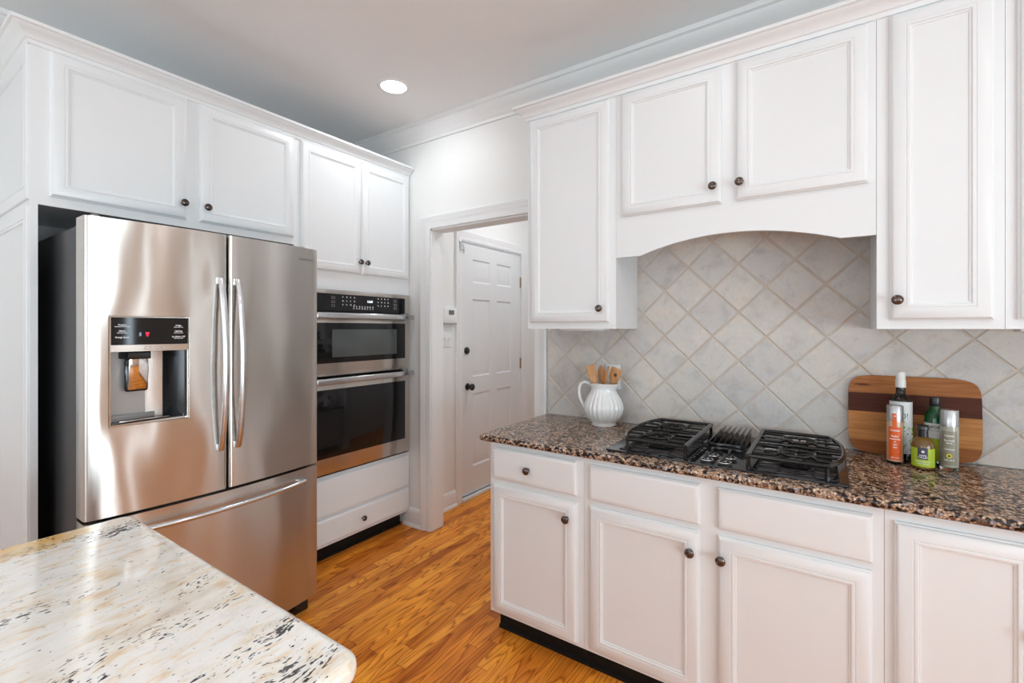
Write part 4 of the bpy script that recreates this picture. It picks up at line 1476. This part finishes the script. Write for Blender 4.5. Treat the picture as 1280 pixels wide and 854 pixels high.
# tall dark bottle with white cap
x, y, r = 0.233, 2.256, 0.034
F = facing(x, y)
e = bottle('oil_bottle', x, y, 'tall near-black bottle with a white cap and white label, back left of the group', None)
B().lathe([(0, Z0), (r - 0.004, Z0), (r, Z0 + 0.004), (r, 1.130), (r - 0.004, 1.144), (r - 0.014, 1.156), (0.0145, 1.164), (0.0135, 1.19), (0, 1.19)], (x, y, 0), 'z', 40).build('glass_bottle', DGLASS, e)
B().lathe([(0.0155, 1.186), (0.016, 1.188), (0.0155, 1.214), (0.014, 1.216), (0.0145, 1.219), (0.0145, 1.242), (0.0125, 1.245), (0, 1.245)], (x, y, 0), 'z', 32).build('cap', WCAP, e)
lb = band(x, y, r, 0.945, 1.135, F + 0.1, 1.35, LBLW, 'paper_label', e)
text('O!', 0.030, (0.010, 0.0006, 1.082), None, DINK, lb, cyl=(x, y, r, F), wide=0.8)
text('LIVE', 0.006, (0.008, 0.0006, 1.062), None, REDLED if False else LBLO, lb, cyl=(x, y, r, F))
b = B()
random.seed(5)
for k in range(46):
    th = F + random.uniform(-0.5, 1.2)
    z = random.uniform(0.950, 1.042)
    s_ = random.uniform(0.002, 0.005)
    b.lathe([(0, -0.0003), (s_, 0), (0, 0.0003)], (x + (r + 0.0006) * math.cos(th), y + (r + 0.0006) * math.sin(th), z), '-y', 6)
b.build('leaf_print', GREEN, lb)

# green bottle
x, y, r = 0.330, 2.262, 0.030
F = facing(x, y)
e = bottle('oil_bottle', x, y, 'dark green glass bottle behind the others, between the lime-labelled and clear bottles', None)
B().lathe([(0, Z0), (r - 0.004, Z0), (r, Z0 + 0.004), (r, 1.078), (r - 0.003, 1.094), (r - 0.010, 1.106), (0.0145, 1.114), (0.0135, 1.128), (0, 1.128)], (x, y, 0), 'z', 40).build('glass_bottle', GGLASS, e)
B().lathe([(0.0145, 1.124), (0.0155, 1.126), (0.0155, 1.154), (0.014, 1.157), (0, 1.157)], (x, y, 0), 'z', 32).build('cap', BKNOB, e)
lb = band(x, y, r, 1.010, 1.064, F, 1.3, LBLW, 'paper_label', e)
text('CALIFORNIA', 0.0135, (0.0, 0.0006, 1.050), None, DINK, lb, cyl=(x, y, r, F), bold=0.0002)
text('OLIVE RANCH', 0.005, (0.0, 0.0006, 1.038), None, GREYINK, lb, cyl=(x, y, r, F))
band(x, y, r, 0.930, 1.0095, F, 1.3, LBLG, 'green_label', e)

# clear sprayer with orange label
x, y, r = 0.2105, 2.196, 0.0245
F = facing(x, y)
e = bottle('seasoning_bottle', x, y, 'clear bottle of peach seasoning with an orange label and silver top', None)
B().lathe([(0, Z0 + 0.0085), (r - 0.0005, Z0 + 0.0085), (r, Z0 + 0.010), (r, 1.0675), (0, 1.0675)], (x, y, 0), 'z', 40).build('contents', SALT, e)
B().lathe([(0, Z0), (r - 0.002, Z0), (r, Z0 + 0.003), (r, Z0 + 0.008), (0, Z0 + 0.008)], (x, y, 0), 'z', 40).build('glass_base', CLEAR, e)
B().lathe([(r, 1.068), (r, 1.122), (r - 0.002, 1.125), (0, 1.125)], (x, y, 0), 'z', 40).build('cap', CAPM, e)
lb = band(x, y, r, 0.929, 1.048, F, 0.82, LBLO, 'orange_label', e)
band(x, y, r, 1.0485, 1.098, F - 0.05, 0.24, LBLO, 'label_tab', e)
for s, z, k in (('Cuisine', 1.036, 0.0095), ('Shallot', 1.015, 0.008), ('seasoning', 1.005, 0.008), ('&', 0.995, 0.007), ('salt', 0.985, 0.008), ('mix', 0.975, 0.008), ('NET 100 G', 0.937, 0.005)):
    text(s, k, (0, 0.0006, z), None, INK, lb, cyl=(x, y, r, F), bold=0.0002)
lt = B().lathe([(0, -0.0003), (0.0025, 0), (0, 0.0003)], (x + (r + 0.0008) * math.cos(F), y + (r + 0.0008) * math.sin(F), 1.088), '-y', 12).build('label_dot', INK, lb)

# lime bottle
x, y, r = 0.2835, 2.160, 0.0325
F = facing(x, y)
e = bottle('dressing_bottle', x, y, 'short amber oil bottle with a lime green label and black cap, frontmost', None)
B().lathe([(0, Z0), (r - 0.005, Z0), (r, Z0 + 0.005), (r, 0.994), (r - 0.003, 1.008), (r - 0.011, 1.020), (0.014, 1.026), (0.013, 1.034), (0, 1.034)], (x, y, 0), 'z', 40).build('glass_bottle', OIL, e)
B().lathe([(0.0145, 1.026), (0.0145, 1.050), (0.0175, 1.052), (0.0175, 1.062), (0.0155, 1.066), (0, 1.066)], (x, y, 0), 'z', 32).build('cap', BKNOB, e)
lb = band(x, y, r, 0.926, 0.990, F, 1.25, LBLG, 'lime_label', e)
sq = band(x, y, r + 0.0005, 0.952, 0.992, F - 0.02, 0.42, LBLD, 'dark_square', e)
for s, z, k in (('NAPA', 0.9655, 0.0075), ('VALLEY', 0.9585, 0.0075)):
    text(s, k, (0, 0.0014, z), None, INK, sq, cyl=(x, y, r, F), bold=0.0002)
B().lathe([(0, -0.0003), (0.0045, 0), (0, 0.0003)], (x + (r + 0.0016) * math.cos(F), y + (r + 0.0016) * math.sin(F), 0.979), '-y', 12).build('emblem', INK, sq)
for s, z, k in (('GRAPESEED OIL', 0.9445, 0.0058), ('COLD PRESSED', 0.937, 0.0048)):
    text(s, k, (0, 0.0008, z), None, INK, lb, cyl=(x, y, r, F), bold=0.0001)

# clear sprayer at the right
x, y, r = 0.3565, 2.190, 0.0250
F = facing(x, y)
e = bottle('seasoning_bottle', x, y, 'clear bottle of grey-green seasoning with a silver top, rightmost of the group', None)
B().lathe([(0, Z0 + 0.0125), (r - 0.0005, Z0 + 0.0125), (r, Z0 + 0.014), (r, 1.0665), (0, 1.0665)], (x, y, 0), 'z', 40).build('contents', HERB, e)
B().lathe([(0, Z0), (r - 0.002, Z0), (r, Z0 + 0.003), (r, Z0 + 0.012), (0, Z0 + 0.012)], (x, y, 0), 'z', 40).build('glass_base', CLEAR, e)
band(x, y, r, 0.935, 1.052, F, 0.85, plain('olive_grey_label', (0.27, 0.25, 0.18), 0.35), 'grey_green_label', e)
B().lathe([(r, 1.067), (r, 1.121), (r - 0.002, 1.124), (0, 1.124)], (x, y, 0), 'z', 40).build('cap', CAPM, e)
for s, z, k in (('Cuisine', 1.036, 0.0085), ('fine herb', 1.020, 0.0075), ('blend', 1.011, 0.007), ('rosemary', 0.990, 0.0075), ('NET 100 G', 0.952, 0.0055)):
    text(s, k, (0, 0.0004, z), None, INK, e, cyl=(x, y, r, F), bold=0.0002)
B().lathe([(0, -0.0003), (0.0075, 0), (0, 0.0003)], (x + (r + 0.001) * math.cos(F), y + (r + 0.001) * math.sin(F), 0.967), '-y', 20).build('yellow_emblem', YELL, e)
B().lathe([(0, -0.0003), (0.0035, 0), (0, 0.0003)], (x + (r + 0.0014) * math.cos(F), y + (r + 0.0014) * math.sin(F), 0.967), '-y', 16).build('emblem_centre', DINK, e)
